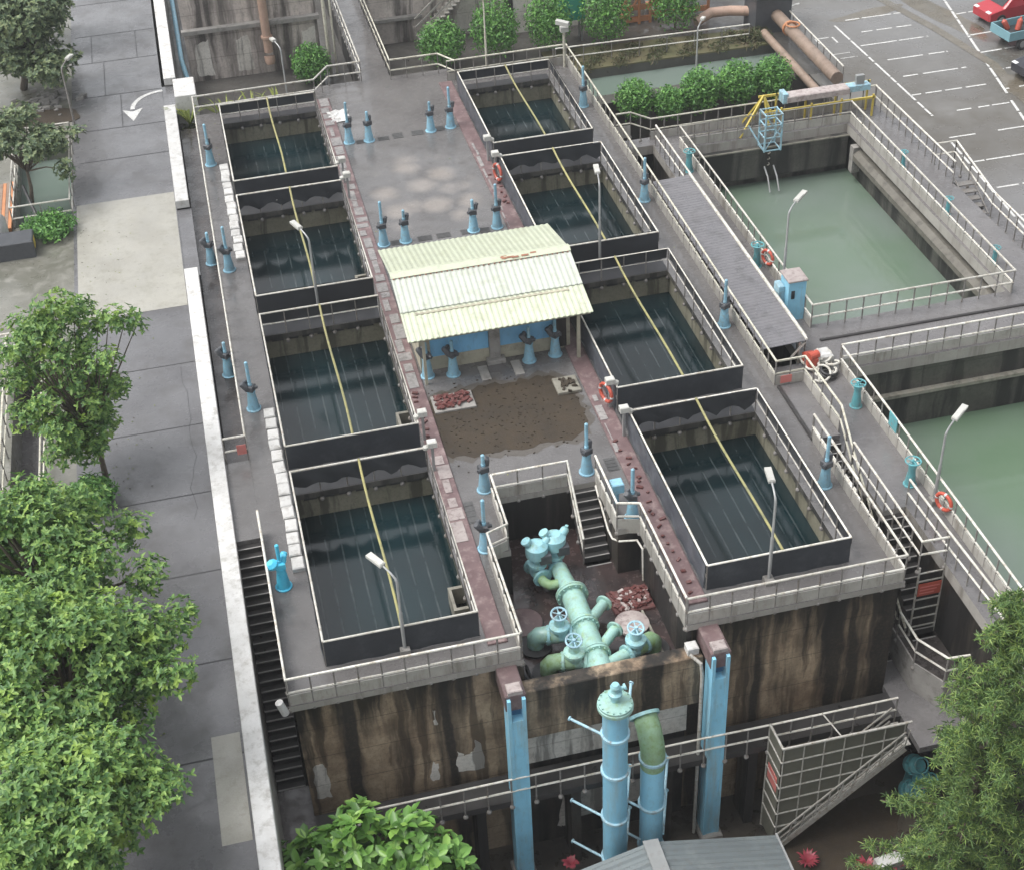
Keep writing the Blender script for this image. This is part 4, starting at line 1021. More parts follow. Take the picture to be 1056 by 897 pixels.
MB().lathe([(.52, -.02), (.52, .08), (.50, .09), (.50, .17), (.38, .2), (.2, .26)], (8.2, 27.35, 0), n=24).bolts((8.2, 27.35, .1), (0, 0, 1), .46, 16, .022, .13).build('flange', 'pipe_green', t, 'auto')
v = MB().lathe([(.14, .2), (.14, .45), (.2, .47), (.2, .55), (.12, .6), (.1, .72), (.15, .8), (.1, .9)], (8.2, 27.35, 0), n=14); v.lathe([(.06, 0), (.06, .25), (.1, .27), (.1, .33)], (8.2, 27.35, .62), (1, 0, .35), 10); v.build('air_valve', 'pipe_cyan', t, 'auto')
t2 = riser('shorter blue vertical pipe with mossy bent top, right of the tall pipe', 9.4, 27.5, .36, -1.6, True)
MB().tube([(9.4, 27.5, -3.1), (9.4, 27.5, -2.5), (9.38, 27.58, -2.15), (9.36, 27.8, -1.8), (9.34, 28.12, -1.6)], .368, 20).build('mossy_bend', 'pipe_moss', t2, 'auto')
MB().lathe([(.46, 0), (.46, .1)], (9.335, 28.1, -1.61), (-.06, .85, .5), 20).build('flange', 'pipe_cyan', t2, 'auto')
for px, zs in ((8.2, (-1.15, -4.85, -6.85)), (9.4, (-4.85, -6.4))):
    for z in zs:
        tt = t if px < 9 else t2
        for sx in (-1, 1):
            MB().tube([(px+sx*.36, 27.4, z), (px+sx*(1.1 if sx < 0 else .85), 28.2 if sx < 0 else 28.6, z+.02+.5*(sx > 0))], .042, 8).lathe([(.075, 0), (.075, .04)], (px+sx*(1.1 if sx < 0 else .85), 28.2 if sx < 0 else 28.6, z+.02+.5*(sx > 0)), (sx, 1.2, .1), 10).build('brace', 'sky_blue', tt, 'auto')

# ------------------------------------------------------------------ front walkway, caged stairs, lower platform
walk = thing('walkway', 'narrow concrete walkway along the foot of the front wall', 'walkway', (8, 29, -4.8))
MB().box(-.6, 18.0, 28.55, 29.6, -4.95, -4.7).build('slab', 'stair_dark', walk); MB().box(18.001, 20.6, 27.2, 33.0, -4.95, -4.698).build('slab', 'basin_deck', walk)  # front slab coloured near black to stand in for the shadow on the walkway
for x in (1.5, 4.2, 7.2, 10.2, 13.): MB().box(x, x+.3, 28.7, 29.6, -8.6, -4.95).build('pier', 'wall_dark', walk)
GF = 'lower front railings'
railing('white railing of the narrow walkway at the foot of the front wall', [(.2, 28.52, -4.7), (5.3, 28.52, -4.7), (11.4, 28.5, -4.7), (13.5, 28.46, -4.7), (17.72, 28.44, -4.7)], GF, low=.2, step=.75, r=.034)
cage = thing('caged_stairs', 'outdoor stairs enclosed by khaki netting and white tube frame, lower right', 'stairs', (15.5, 28, -8.6))
def panel(pts, m='net_khaki', t=.012):
    mb = MB(); a, b, c = map(Vector, pts[:3]); n = (b-a).cross(c-a).normalized()*t
    mb.face(pts); mb.face([tuple(Vector(p)+n) for p in reversed(pts)]); return mb
panel([(13.55, 27.45, -8.3), (17.55, 27.45, -4.5), (17.6, 27.45, -3.68), (13.55, 27.45, -3.68)]).build('net', 'net_khaki', cage)
panel([(13.52, 28.46, -8.4), (13.52, 27.47, -8.3), (13.52, 27.47, -3.7), (13.52, 28.46, -3.7)]).build('net', 'net_khaki', cage)
mb = MB().tube([(13.5, 28.46, -3.62), (13.52, 27.43, -3.62), (17.7, 27.41, -3.62)], .045, 8)
for k, z in enumerate((-4.25, -4.85, -5.45, -6.05, -6.7, -7.35)):
    xe = 13.55+(z+8.3)/3.8*4.0
    mb.tube([(13.49, 28.46, z), (13.5, 27.42, z), (min(17.6, xe), 27.42, z)], .028, 6)
for k in range(7):
    x = 13.55+k*.66; zb = -8.3+(x-13.55)*.95
    mb.tube([(x, 27.42, max(zb, -8.6)), (x, 27.42, -3.62)], .022, 6)
mb.tube([(13.5, 28.46, -8.5), (13.5, 28.46, -3.62)], .03, 6); mb.tube([(15.4, 27.41, -3.6), (15.2, 28.46, -3.62)], .025, 6)
mb.build('frame', 'post_pale', cage, 'auto')
mb = MB()
for y in (27.38, 28.4):
    for dz in (0, .28, .62): mb.bar((13.55, y, -8.35+dz), (17.55, y, -4.65+dz), .05, .05)
    mb.bar((13.55, y, -8.5), (17.6, y, -4.82), .06, .2)
for k in range(21):
    x = 13.55+k*.2; z = -8.5+(k+1)*.18; mb.box(x, x+.26, 27.42, 28.38, z-.03, z)
    if k % 2 == 0: mb.bar((x, 27.37, z-.1), (x+.12, 27.37, z+.75), .03, .03)
mb.build('flight', 'post_pale', cage)
MB().box(13.485, 13.505, 27.6, 28.3, -5.85, -5.2).build('warning_sign', 'red_sign', cage)
plat = thing('platform', 'small raised dark platform with rounded white railing beside the block, low right', 'platform', (20, 31, -4.7))
MB().prism([(18.75, 30.9), (18.75, 29.5), (19.3, 28.5), (21.5, 28.3), (23, 28.3), (23, 34), (18.75, 34)], -4.69, -3.5).build('slab', 'concrete', plat)
MB().prism([(18.8, 31), (18.8, 29.53), (19.33, 28.55), (21.5, 28.35), (22.9, 28.35), (22.9, 33.9), (18.8, 33.9)], -3.5, -3.49).build('floor', 'deck_dark', plat)
railing('white railing round the small low platform, half hidden by the conifer', [(18.75, 30.8, -3.5), (18.75, 29.55, -3.5), (19.3, 28.55, -3.5), (21.5, 28.4, -3.5)], GF, low=.2, step=.9)

# ------------------------------------------------------------------ right basins
bas = thing('basin_block', 'concrete basin block with two open green water basins right of the filter tanks', 'basin', (25, 45, -.5))
BH = [(21.12, 29.2, 44.25, 59.55), (21.12, 60, 10, 41.15), (18.0, 19.86, 42.0, 60.3), (18, 19.95, 10, 33.5), (18., 19.12, 10, 41.6)]
xs = [18.12, 19.12, 19.86, 19.95, 21.12, 29.2, 31.3, 45]; ys = [24, 33.5, 41.15, 41.6, 42., 44.25, 59.55, 60.3, 61.1]
mb = MB(); grid(mb, xs, ys, lambda x, y: not inside(x, y, BH) and not (x > 31.3 and y > 44.2), -.95, -.5, 0, 1)
mb.box(18.1, 19.12, 37.05, 40.3, -.95, -.004, 0)
mb.build('deck', ['basin_deck', 'concrete_face'], bas)
mb = MB()
mb.face([(21.0, 59.7, -6), (29.4, 59.7, -6), (29.4, 59.7, -.95), (21, 59.7, -.95)]).face([(21.05, 44, -6), (21.05, 59.7, -6), (21.05, 59.7, -.95), (21.05, 44, -.95)])
mb.face([(29.45, 59.7, -6), (29.45, 44, -6), (29.45, 44, -.95), (29.45, 59.7, -.95)]).face([(29.4, 44.15, -6), (21., 44.15, -6), (21, 44.15, -.95), (29.4, 44.15, -.95)])
mb.face([(21.0, 41.3, -8), (60, 41.3, -8), (60, 41.3, -.95), (21, 41.3, -.95)]).face([(21.05, 5, -8), (21.05, 41.3, -8), (21.05, 41.3, -.95), (21.05, 5, -.95)])
mb.build('basin_wall', 'basin_wall', bas)
mb = MB().box(19.87, 20.1, 42.0, 60.3, -8.5, -.952).box(19.1, 19.3, 33.6, 42.0, -8.5, -.952).box(20.0, 20.2, 24., 33.5, -8.5, -.952).box(19.3, 20., 33.5, 33.6, -8.5, -.952).box(18.1, 31.3, 60.9, 61.0, -8.5, -.952).box(31.1, 31.25, 44, 60.9, -8.5, -.952).box(20.2, 21.05, 24.0, 24.2, -8.5, -.952)
mb.build('outer_wall', 'wall_dark', bas)
# ledges inside the basins
MB().box(21.06, 29.2, 59.25, 59.68, -.98, -.93).box(21.06, 29.2, 59.32, 59.66, -2.5, -.98).build('ledge', 'basin_wall', bas)
MB().box(21.1, 29.2, 59.2, 59.26, -.97, -.90).build('ledge_edge', 'ledge', bas)
mb = MB(); mb.face([(29.2, 44.6, -1.25), (29.2, 58.2, -1.25), (28.98, 58.2, -1.45), (28.98, 44.6, -1.45)]).face([(28.98, 44.6, -1.45), (28.98, 58.2, -1.45), (28.98, 58.2, -1.7), (28.98, 44.6, -1.7)]).face([(29.2, 58.2, -1.25), (29.45, 58.2, -1.25), (29.45, 44.6, -1.25), (29.2, 44.6, -1.25)]).face([(28.98, 58.2, -1.45), (29.45, 58.2, -1.25), (29.45, 58.2, -1.7), (28.98, 58.2, -1.7)])
mb.build('ledge', 'ledge_dark', bas)
MB().box(29.0, 29.4, 58.22, 58.6, -2.4, -1.1).build('buttress', 'concrete', bas)
mb = MB(); mb.box(21.06, 60, 41.05, 41.29, -2.22, -2.08); mb.build('ledge', 'ledge', bas)
struct('water', MB().face([(21.0, 44.1, -2.95), (29.5, 44.1, -2.95), (29.5, 59.7, -2.95), (21.0, 59.7, -2.95)]), 'basin_water')
struct('water', MB().face([(21.0, 4, -3.75), (60, 4, -3.75), (60, 41.3, -3.75), (21.0, 41.3, -3.75)]), 'basin_water')
MB().cbox(20.98, 45, 43.1, 43.22, -.498, -.43, .02).build('kerb', 'stair_dark', bas)
MB().cbox(18.05, 18.17, 37.0, 40.2, .0, .1, .02).build('kerb', 'stair_dark', bas)
stair('dark stairs going down between the filter block and the right walkway', 18.16, 19.06, 37.0, 30.8, 0., -4.69, 26)
stair('second dark stairs descending beside the orange lifebuoy walkway', 19.13, 19.93, 33.5, 30.4, -.5, -3.49, 13)
GB = 'railings around the basins'
kw = dict(low=.2, step=.68)
railing('white railing around all four sides of the upper green basin', [(20.97, 44.06, -.5), (29.33, 44.06, -.5), (29.38, 59.72, -.5), (20.95, 59.75, -.5)], GB, closed=True, kskip=(0,), kerb=(-.2, .4), **kw)
railing('white railing on the left edge of the upper basin walkway, beside the grey canopy', [(19.93, 42.2, -.5), (19.93, 60.2, -.5)], GB, **kw)
railing('cream railing behind the upper basin, passing under the yellow crane frame', [(18.2, 60.85, 0), (18.9, 60.85, 0), (19.9, 60.9, -.5), (31.2, 60.95, -.5)], GB, rm='rail_cream', kerb=(-.2, .4), **kw)
railing('white outer railing on the parking side of the upper basin, back part', [(31.15, 60.9, -.5), (31.2, 52.8, -.5)], GB, rm='rail_white', **kw)
railing('white outer railing on the parking side, front part beyond the steps', [(32.15, 54.6, -.5), (32.2, 51.0, -1.2), (32.2, 42., -1.2)], GB, **kw)
railing('short white rail across the top of the parking steps', [(31.2, 54.6, -.5), (32.15, 54.6, -.5)], GB, **kw)
t = thing('steps', 'small grey metal steps leading from the basin walkway towards the parking court', 'steps', (31.7, 52, -1))
mb = MB()
for k in range(5): mb.box(31.25, 32.1, 52.5-k*.35, 52.85-k*.35, -.56-k*.18, -.5-k*.18)
mb.bar((31.3, 53.1, -.2), (31.3, 51., -1.2)).bar((32.1, 53.1, -.2), (32.1, 51., -1.2)); mb.build('tread', 'post_grey', t)
struct('path', MB().box(31.3, 33., 30, 61, -8.5, -1.4, skip='b'), 'basin_deck')
railing('white railing along the back of the lower green basin', [(20.95, 41.3, -.5), (36, 41.3, -.5)], GB, kerb=(-.2, .4), **kw)
t = railing('white railing along the left side of the lower green basin, with a teal plate', [(20.95, 41.2, -.5), (20.97, 26, -.5)], GB, kerb=(-.2, .4), **kw)
MB().box(20.9, 20.93, 36.5, 37.1, .05, .6).build('plate', 'valve_teal', t)
railing('white railing on the left edge of the right walkway, ending in a square bend', [(19.07, 35.9, -.5), (19.07, 30.75, -.5), (19.96, 30.72, -.5)], GB, **kw)
railing('white railing beside the second dark stairs, next to the lifebuoy walkway', [(20.0, 33.6, -.5), (20.05, 31, -.5), (20.25, 26., -.5)], GB, **kw)
railing('white guard rail beside the right stair opening, close to a blue valve', [(18.1, 37.1, 0), (18.12, 33.5, 0)], GB, mids=(.55,), low=.1)
sc = thing('stair_guard', 'tall barred guard with red notice board at the end of the right stairs', 'guard', (19.5, 30.7, -3.5))
mb = MB().bar((19.1, 30.68, -3.5), (19.1, 30.68, -.5)).bar((19.95, 30.68, -3.5), (19.95, 30.68, -.5))
for z in (-.75, -1.1, -1.9, -2.3, -2.7, -3.1, -3.45): mb.bar((19.1, 30.67, z), (19.95, 30.67, z), .04, .04)
mb.build('frame', 'post_pale', sc)
MB().box(19.12, 19.93, 30.69, 30.70, -3.45, -.7).build('panel', 'wall_dark', sc)
s = MB().box(19.14, 19.92, 30.64, 30.66, -1.72, -1.2).build('notice_board', 'red_ring', sc)
mb = MB()
for k in range(3): mb.box(19.2, 19.86-.08*k, 30.632, 30.638, -1.32-.13*k-.05, -1.32-.13*k)
mb.build('lettering', 'red_sign', s)
t = thing('handrail', 'bent thin handrail curving down beside the second dark stairs', 'handrail', (20, 30, -3))
MB().tube([(20.03, 30.7, -.8), (20.1, 30.5, -1.6), (20.3, 29.8, -2.6), (20.8, 29.3, -2.9), (21.2, 28.9, -2.9)], .03, 7).build('rail_tube', 'post_pale', t, 'auto')
# grey canopy
can = thing('canopy', 'long sloping grey corrugated canopy roof between filter block and upper basin', 'canopy', (18.9, 48, .8))
corrugated(41.9, 55.2, [(18.17, .50), (19.82, .56)], .2, .018, 'y').build('roof_sheet', 'tin_dark', can)
mb = MB()
for y in (42.2, 46, 50, 53.3): mb.bar((19.7, y, -2.), (19.7, y, .5), .08, .08).bar((18.25, y, -2), (18.25, y, .44), .08, .08).bar((18.2, y, .42), (19.78, y, .46), .06, .08)
mb.bar((19.8, 41.95, .46), (19.3, 41.95, -.1), .06, .06); mb.build('frame', 'rail_white', can)
MB().bar((19.84, 41.9, .62), (19.84, 55.2, .62), .06, .08).build('gutter', 'rail_white', can)
struct('passage_floor', MB().box(18.0, 19.87, 37.06, 60.3, -2.2, -2., skip='b'), 'deck_dark')
# blue cabinet
cab = thing('control_cabinet', 'tall sky blue control cabinet at the near left corner of the upper basin', 'cabinet', (20.6, 45.2, -.5))
MB().cbox(20.25, 20.95, 44.75, 45.55, -.5, 1.25, .03).build('body', 'column_blue', cab); MB().cbox(20.2, 21.0, 44.68, 45.62, 1.252, 1.32, .02).build('top', 'pink_strip', cab)
MB().box(20.36, 20.5, 44.73, 44.75, .5, .85).build('window', 'glass_dark', cab); MB().cbox(20.0, 20.24, 45.1, 45.6, .1, .9, .03).build('side_box', 'sky_blue', cab)
# heap of hoses and pump
hp = thing('hose_heap', 'heap of red and white hoses with a small red pump on the right walkway', 'hoses', (20.3, 41.5, -.5))
mb = MB()
for k in range(9):
    c = (20.25+rnd.uniform(-.35, .45), 41.4+rnd.uniform(-.5, .6), -.4+rnd.uniform(0, .25))
    mb.ring(c, (rnd.uniform(-.4, .4), rnd.uniform(-.4, .4), 1), rnd.uniform(.22, .42), .05, 18, 7, 0, rnd.uniform(0, 2), rnd.uniform(4.5, 6.2))
mb.tube([(19.9, 40.6, -.45), (20.1, 41.2, -.3), (20.3, 41.9, .1)], .06, 8); mb.build('hose', 'rail_white', hp, True)
MB().ring((20.35, 40.95, -.35), (.2, -.1, 1), .3, .055, 20, 7).ring((20.35, 40.95, -.25), (.2, -.1, 1), .27, .055, 20, 7).build('dark_hose', 'black', hp, True)
MB().cbox(19.75, 20.15, 41.4, 42.0, -.35, .05, .06).lathe([(.16, 0), (.16, .4)], (19.8, 41.5, .1), (1, .3, 0), 12).build('pump', 'red_ring', hp)
MB().cbox(20.3, 20.85, 41.6, 42.2, -.5, -.05, .08).build('sack', 'white_paint', hp)
# yellow crane frame and blue ladder cage
cr = thing('ladder_cage', 'light blue ladder cage hanging on the back wall of the upper basin', 'ladder', (25.2, 59.2, -.5))
mb = MB()
for x in (24.75, 25.55):
    for y in (58.75, 59.5): mb.bar((x, y, -.9), (x, y, .95), .07, .07)
for z in (-.85, -.2, .4, .92):
    mb.bar((24.75, 58.75, z), (25.55, 58.75, z), .05, .05).bar((24.75, 59.5, z), (25.55, 59.5, z), .05, .05).bar((24.75, 58.75, z), (24.75, 59.5, z), .05, .05).bar((25.55, 58.75, z), (25.55, 59.5, z), .05, .05)
mb.bar((24.75, 58.75, -.85), (25.55, 58.75, .4), .04, .04).bar((24.75, 58.75, .9), (25.55, 58.75, -.2), .04, .04).bar((24.2, 59.5, .2), (24.75, 58.75, -.85), .05, .05); mb.build('cage', 'sky_blue', cr)
mb = MB()
for x in (25.0, 25.45): mb.tube([(x, 59.2, -1.9), (x, 58.7, -2.2), (x, 58.3, -2.8)], .04, 7)
mb.build('handhold', 'steel', cr, 'auto')
mb = MB()
for z in (-1.2, -1.5, -1.8): mb.ring((25.1, 59.28, z), (0, 0, 1), .16, .03, 10, 6, 0, math.pi, 2*math.pi)
mb.build('rung', 'ledge', cr)
cf = thing('crane_frame', 'yellow steel lifting frame with long beams behind the upper basin', 'crane', (27, 60.3, -.5))
mb = MB(); ap = (25.15, 60.2, 1.25)
for p in ((23.9, 59.7, -.5), (24.4, 61., -.5), (25.9, 59.75, -.5), (26.0, 61., -.5), (24.9, 61, -.5), (25.4, 59.75, -.5)): mb.bar(p, ap, .08, .08)
for y, z in ((60.0, .45), (60.7, .95)): mb.bar((25.1, y, z), (30.7, y, z), .08, .10)
for x in (26, 27.5, 29, 30.6): mb.bar((x, 60.0, -.5), (x, 60.0, .6), .08, .08).bar((x, 60.7, -.5), (x, 60.7, 1.0), .08, .08)
mb.build('beam', 'yellow', cf)
MB().cbox(26.3, 29.4, 60.05, 60.7, .75, 1.05, .04).build('tray', 'pink_strip', cf); MB().cbox(26.1, 26.35, 60.1, 60.7, .7, 1.2, .03).cbox(29.4, 30.5, 60.2, 60.65, .75, 1.05, .03).build('motor', 'sky_blue', cf); MB().cbox(29.8, 30.2, 60.3, 60.5, 1.05, 1.5, .02).build('switch_box', 'steel', cf)
import numpy as np
RG = np.random.default_rng(5)
# ------------------------------------------------------------------ foliage
def leaves(name, m, parent, clumps, n, L, Wd, rosette=0, up=.35, shell=.6):
    """n leaf blades spread through clumps [(x, y, z, rx, rz)]; rosette > 0 groups that many blades round one twig tip"""
    C = np.array(clumps, float); vol = C[:, 3]**2*C[:, 4]; vol = vol**.8
    k = max(1, n//max(1, rosette)); idx = RG.choice(len(C), k, p=vol/vol.sum())
    d = RG.normal(size=(k, 3)); d /= np.linalg.norm(d, axis=1)[:, None]
    rad = shell+(1-shell)*RG.random(k)**.6; rad = np.where(RG.random(k) < .25, RG.random(k)**.5*shell, rad)
    rad *= 1+.18*RG.normal(size=k)*.6
    c = C[idx, :3]+d*rad[:, None]*C[idx][:, [3, 3, 4]]
    if rosette:
        ax = d+np.array([0, 0, .9])+RG.normal(size=(k, 3))*.25; ax /= np.linalg.norm(ax, axis=1)[:, None]
        t = np.cross(ax, RG.normal(size=(k, 3))); t /= np.linalg.norm(t, axis=1)[:, None]; b = np.cross(ax, t)
        an = np.linspace(0, 2*math.pi, rosette, endpoint=False)[None, :]+RG.random((k, 1))*6+RG.normal(size=(k, rosette))*.25
        el = .15+.55*RG.random((k, rosette))
        u = (t[:, None]*np.cos(an)[..., None]+b[:, None]*np.sin(an)[..., None])*np.cos(el)[..., None]+ax[:, None]*np.sin(el)[..., None]
        side = np.cross(u, np.broadcast_to(ax[:, None], u.shape)); side /= np.linalg.norm(side, axis=2)[..., None]
        p = np.broadcast_to(c[:, None], u.shape).reshape(-1, 3); u = u.reshape(-1, 3); side = side.reshape(-1, 3)
        nrm = np.cross(side, u)
    else:
        nrm = d*.6+RG.normal(size=(k, 3))*.55+np.array([0, 0, up]); nrm /= np.linalg.norm(nrm, axis=1)[:, None]
        u = np.cross(nrm, RG.normal(size=(k, 3))); u /= np.linalg.norm(u, axis=1)[:, None]; side = np.cross(nrm, u); p = c
    s = L*(.5+.9*RG.random((len(p), 1))); w = Wd/L*s
    # blade folded along its midrib: two halves sharing it
    a = p; tip = p+u*s-nrm*s*.14
    m1 = p+u*s*.28-side*w*.42+nrm*s*.05; m2 = p+u*s*.28+side*w*.42+nrm*s*.05
    n1 = p+u*s*.68-side*w*.40+nrm*s*.02; n2 = p+u*s*.68+side*w*.40+nrm*s*.02
    V = np.stack([a, m1, n1, tip, n2, m2], 1).reshape(-1, 3)
    off = np.zeros(3); q = parent
    while q is not None: off += np.array(q.location); q = q.parent
    V = V-off; N = len(p)
    me = bpy.data.meshes.new(name)
    me.vertices.add(6*N); me.vertices.foreach_set('co', V.astype(np.float32).ravel())
    me.loops.add(8*N); i = np.arange(N)[:, None]*6
    me.loops.foreach_set('vertex_index', np.concatenate([i+0, i+1, i+2, i+3, i+0, i+3, i+4, i+5], 1).ravel().astype(np.int32))
    me.polygons.add(2*N); me.polygons.foreach_set('loop_start', (np.arange(2*N)*4).astype(np.int32)); me.polygons.foreach_set('loop_total', np.full(2*N, 4, np.int32))
    me.materials.append(MATS[m]); me.update(calc_edges=True); me.validate()
    o = bpy.data.objects.new(name, me); COL.objects.link(o); o.parent = parent
    return o
def tree(label, base_, clumps, n, L, Wd, m, rosette=0, tr=.16, name='broadleaf_tree', group=None, shell=.6, cat='tree'):
    t = thing(name, label, cat, base_, group)
    b = Vector(base_); mb = MB()
    cen = sum((Vector(c[:3]) for c in clumps), Vector())/len(clumps)
    fork = b.lerp(cen, .5); fork = Vector((fork.x+rnd.uniform(-.1, .1), fork.y, fork.z))
    mb.tube([b, b.lerp(fork, .5)+Vector((.06, .04, 0)), fork], [tr*1.25, tr, tr*.8], 9)
    for c in clumps:
        e = Vector(c[:3]); mid = fork.lerp(e, .5)+Vector((rnd.uniform(-.2, .2), rnd.uniform(-.2, .2), .1))
        mb.tube([fork, mid, e], [tr*.55, tr*.35, tr*.12], 6)
    mb.build('trunk', 'bark', t, True)
    leaves('crown', m, t, clumps, n, L, Wd, rosette, shell=shell)
    return t
def clump_set(cx, cy, cz, rx, rz, k, r0, r1, seed):
    q = random.Random(seed); out = []
    for i in range(k):
        a = q.uniform(0, 6.28); z = q.uniform(-1, 1); rr = math.sqrt(max(0, 1-z*z))*q.uniform(.35, 1.)
        r = q.uniform(r0, r1); out.append((cx+rx*rr*math.cos(a), cy+rx*rr*math.sin(a), cz+rz*z*q.uniform(.6, 1), r, r*q.uniform(.6, .85)))
    return out
GT = 'trees along the left edge of the road'
tree('slender street tree with yellow green tips leaning over the road above a small shrub', (-5.6, 41.9, -.16),
     clump_set(-6.05, 42.2, 4.0, 1.9, 3.2, 66, .38, .66, 3)+clump_set(-5.9, 42.0, 2.2, .9, 1., 9, .35, .5, 4)+[(-4.3, 42.6, 5.8, .6, .4), (-3.8, 42.7, 5.6, .5, .35), (-3.5, 42.9, 5.2, .4, .3), (-7.5, 41.4, 3.4, .6, .5), (-4.5, 42.0, 3.6, .5, .4)], 20000, .15, .075, 'leaf_tree', 5, .09, group=GT)
tree('large leafy tree beside the road, the upper one of the front left clump', (-6.8, 33.6, -.16), clump_set(-7.1, 33.6, 4.0, 2.7, 2.1, 58, .45, .85, 8)+[(-4.4, 34.6, 3.6, .7, .5), (-4.0, 32.6, 3.5, .7, .5)], 33000, .15, .075, 'leaf_tree', 5, group=GT)
tree('large leafy tree beside the road, middle one of the front left clump, reaching farthest right', (-6.4, 28.6, -.16), clump_set(-6.4, 28.6, 4.1, 2.8, 2.3, 62, .45, .85, 14)+[(-3.6, 29.2, 4.2, .7, .5), (-3.3, 27.6, 4.4, .6, .45), (-3.1, 30.6, 3.6, .55, .4)], 36000, .15, .075, 'leaf_tree', 5, group=GT)
tree('large leafy tree with a few orange leaves at the very front left corner', (-6.6, 24.2, -.16), clump_set(-6.5, 24.4, 3.9, 2.6, 2.0, 56, .45, .85, 21)+[(-3.9, 24.3, 4.1, .7, .5)], 33000, .15, .075, 'leaf_tree', 5, group=GT)
t = tree('leafy tree at the left frame edge behind the front left clump', (-9.6, 30.5, -.16), clump_set(-9.4, 30.2, 3.8, 2.1, 1.8, 20, .7, 1.1, 33), 25000, .15, .075, 'leaf_tree', 5, group=GT)
tree('dull green tree at the top left corner of the view, above the road edge', (-9., 75.5, -.16), clump_set(-8.2, 74.6, 3.0, 2.7, 2.3, 56, .5, 1., 41), 30000, .19, .1, 'leaf_dull', 6, group=GT)
tree('dull green tree at the far top left, behind the other one', (-8.4, 83, -.16), clump_set(-8.2, 81, 3.6, 2.4, 1.8, 34, .5, 1., 43), 15000, .2, .11, 'leaf_dull', 6, group=GT)
tree('small tree hanging over the little railed pool on the left', (-8.4, 62.8, -.16), clump_set(-8.0, 63.2, 3.0, 1.9, .9, 18, .5, .8, 47)+[(-5.9, 63.8, 2.5, .45, .3), (-6.6, 62.0, 1.7, .4, .5)], 10000, .18, .09, 'leaf_dull', 6, .08, group=GT)
def shrub(label, c, r, rz, n, L, m, name='shrub', group=None, rosette=0):
    t = thing(name, label, 'bush', (c[0], c[1], c[2]), group)
    MB().tube([(c[0], c[1], c[2]), (c[0], c[1], c[2]+rz*.9)], [.07, .04], 6).build('stem', 'bark', t)
    z = c[2]+rz
    cl = [(c[0], c[1], z, r*.92, rz*.95)]+[(c[0]+r*.45*math.cos(a), c[1]+r*.45*math.sin(a), z+rz*.15*math.sin(a*2), r*.6, rz*.72) for a in (0, 1.3, 2.5, 3.8, 5.1)]
    leaves('foliage', m, t, cl, n, L, L*.5, rosette, shell=.8)
shrub('low round shrub at the foot of the slender street tree', (-6.0, 40.7, -.16), .75, .55, 2200, .16, 'leaf_bush')
shrub('clipped low hedge at the corner of the small railed pool', (-7.6, 59.9, -.16), 1.15, .4, 2600, .16, 'leaf_bush')
GBU = 'round clipped bushes behind the block'
for c, r, rz, lb in (((5.8, 76.8, -2.5), 1.05, 1.1, 'round clipped bush by the footbridge, before the stained tank wall'), ((12.9, 76.2, -2.2), 1.3, 1.25, 'small round bush at the left end of the bush row behind the block'),
                     ((15.9, 76.2, -2.2), 1.35, 1.65, 'round bush in the row behind the thin lamp post'), ((18.9, 76.2, -2.2), 1.3, 1.75, 'round bush in the row, left of the green container'),
                     ((22.2, 76.2, -2.3), 1.4, 1.85, 'large round bush right of the green container'), ((26.4, 76.7, -2.3), 1.5, 2.0, 'large round bush before the orange timber frames'),
                     ((21.1, 67.2, -2.5), 1.0, 1.05, 'round bush before the pond, farthest left of the low row'), ((22.75, 66.6, -2.5), .8, .85, 'smaller round bush before the pond, second of the low row'),
                     ((24.45, 66.9, -2.5), 1.0, 1.2, 'round bush before the pond, middle of the low row'), ((26.5, 67.1, -2.5), 1.05, 1.2, 'round bush before the pond, right of the pale lamp post'), ((28.5, 67.2, -2.5), 1.0, 1.15, 'round bush before the pond, next to the yellow crane frame')):
    shrub(lb, c, r, rz, 3600, .17, 'leaf_bush', 'round_bush', GBU)
# big leafed tree in front of the block
tree('bright green big leafed tree top before the front wall, below the dark stairs', (1.0, 25.6, -8.6),
     [(0.45, 26.4, -2.0, 0.8, 0.6), (-0.75, 26.2, -2.4, 0.9, 0.6), (-1.95, 26.4, -2.7, 0.8, 0.5), (1.75, 25.9, -2.3, 0.9, 0.7), (2.45, 25.4, -2.8, 0.9, 0.7), (0.05, 25.5, -2.8, 1.1, 0.8), (-2.25, 25.6, -3.2, 0.9, 0.6), (1.25, 24.9, -3.2, 1.1, 0.8), (-1.05, 25.1, -3.3, 1.1, 0.8), (2.55, 24.7, -3.5, 0.8, 0.7), (0.55, 27.0, -2.0, 0.5, 0.4), (2.15, 26.5, -2.3, 0.45, 0.35), (0.15, 24.4, -3.8, 1.2, 0.8), (2.05, 24.0, -4.1, 1.0, 0.8), (-1.65, 24.4, -4.0, 1.0, 0.7), (-2.3, 26.2, -3.3, 0.7, 0.5), (-2.6, 26.0, -3.6, 0.7, 0.5), (-3.0, 25.4, -4.1, 0.8, 0.6)],
     8000, .38, .21, 'leaf_broad', 7, .14, shell=.7)
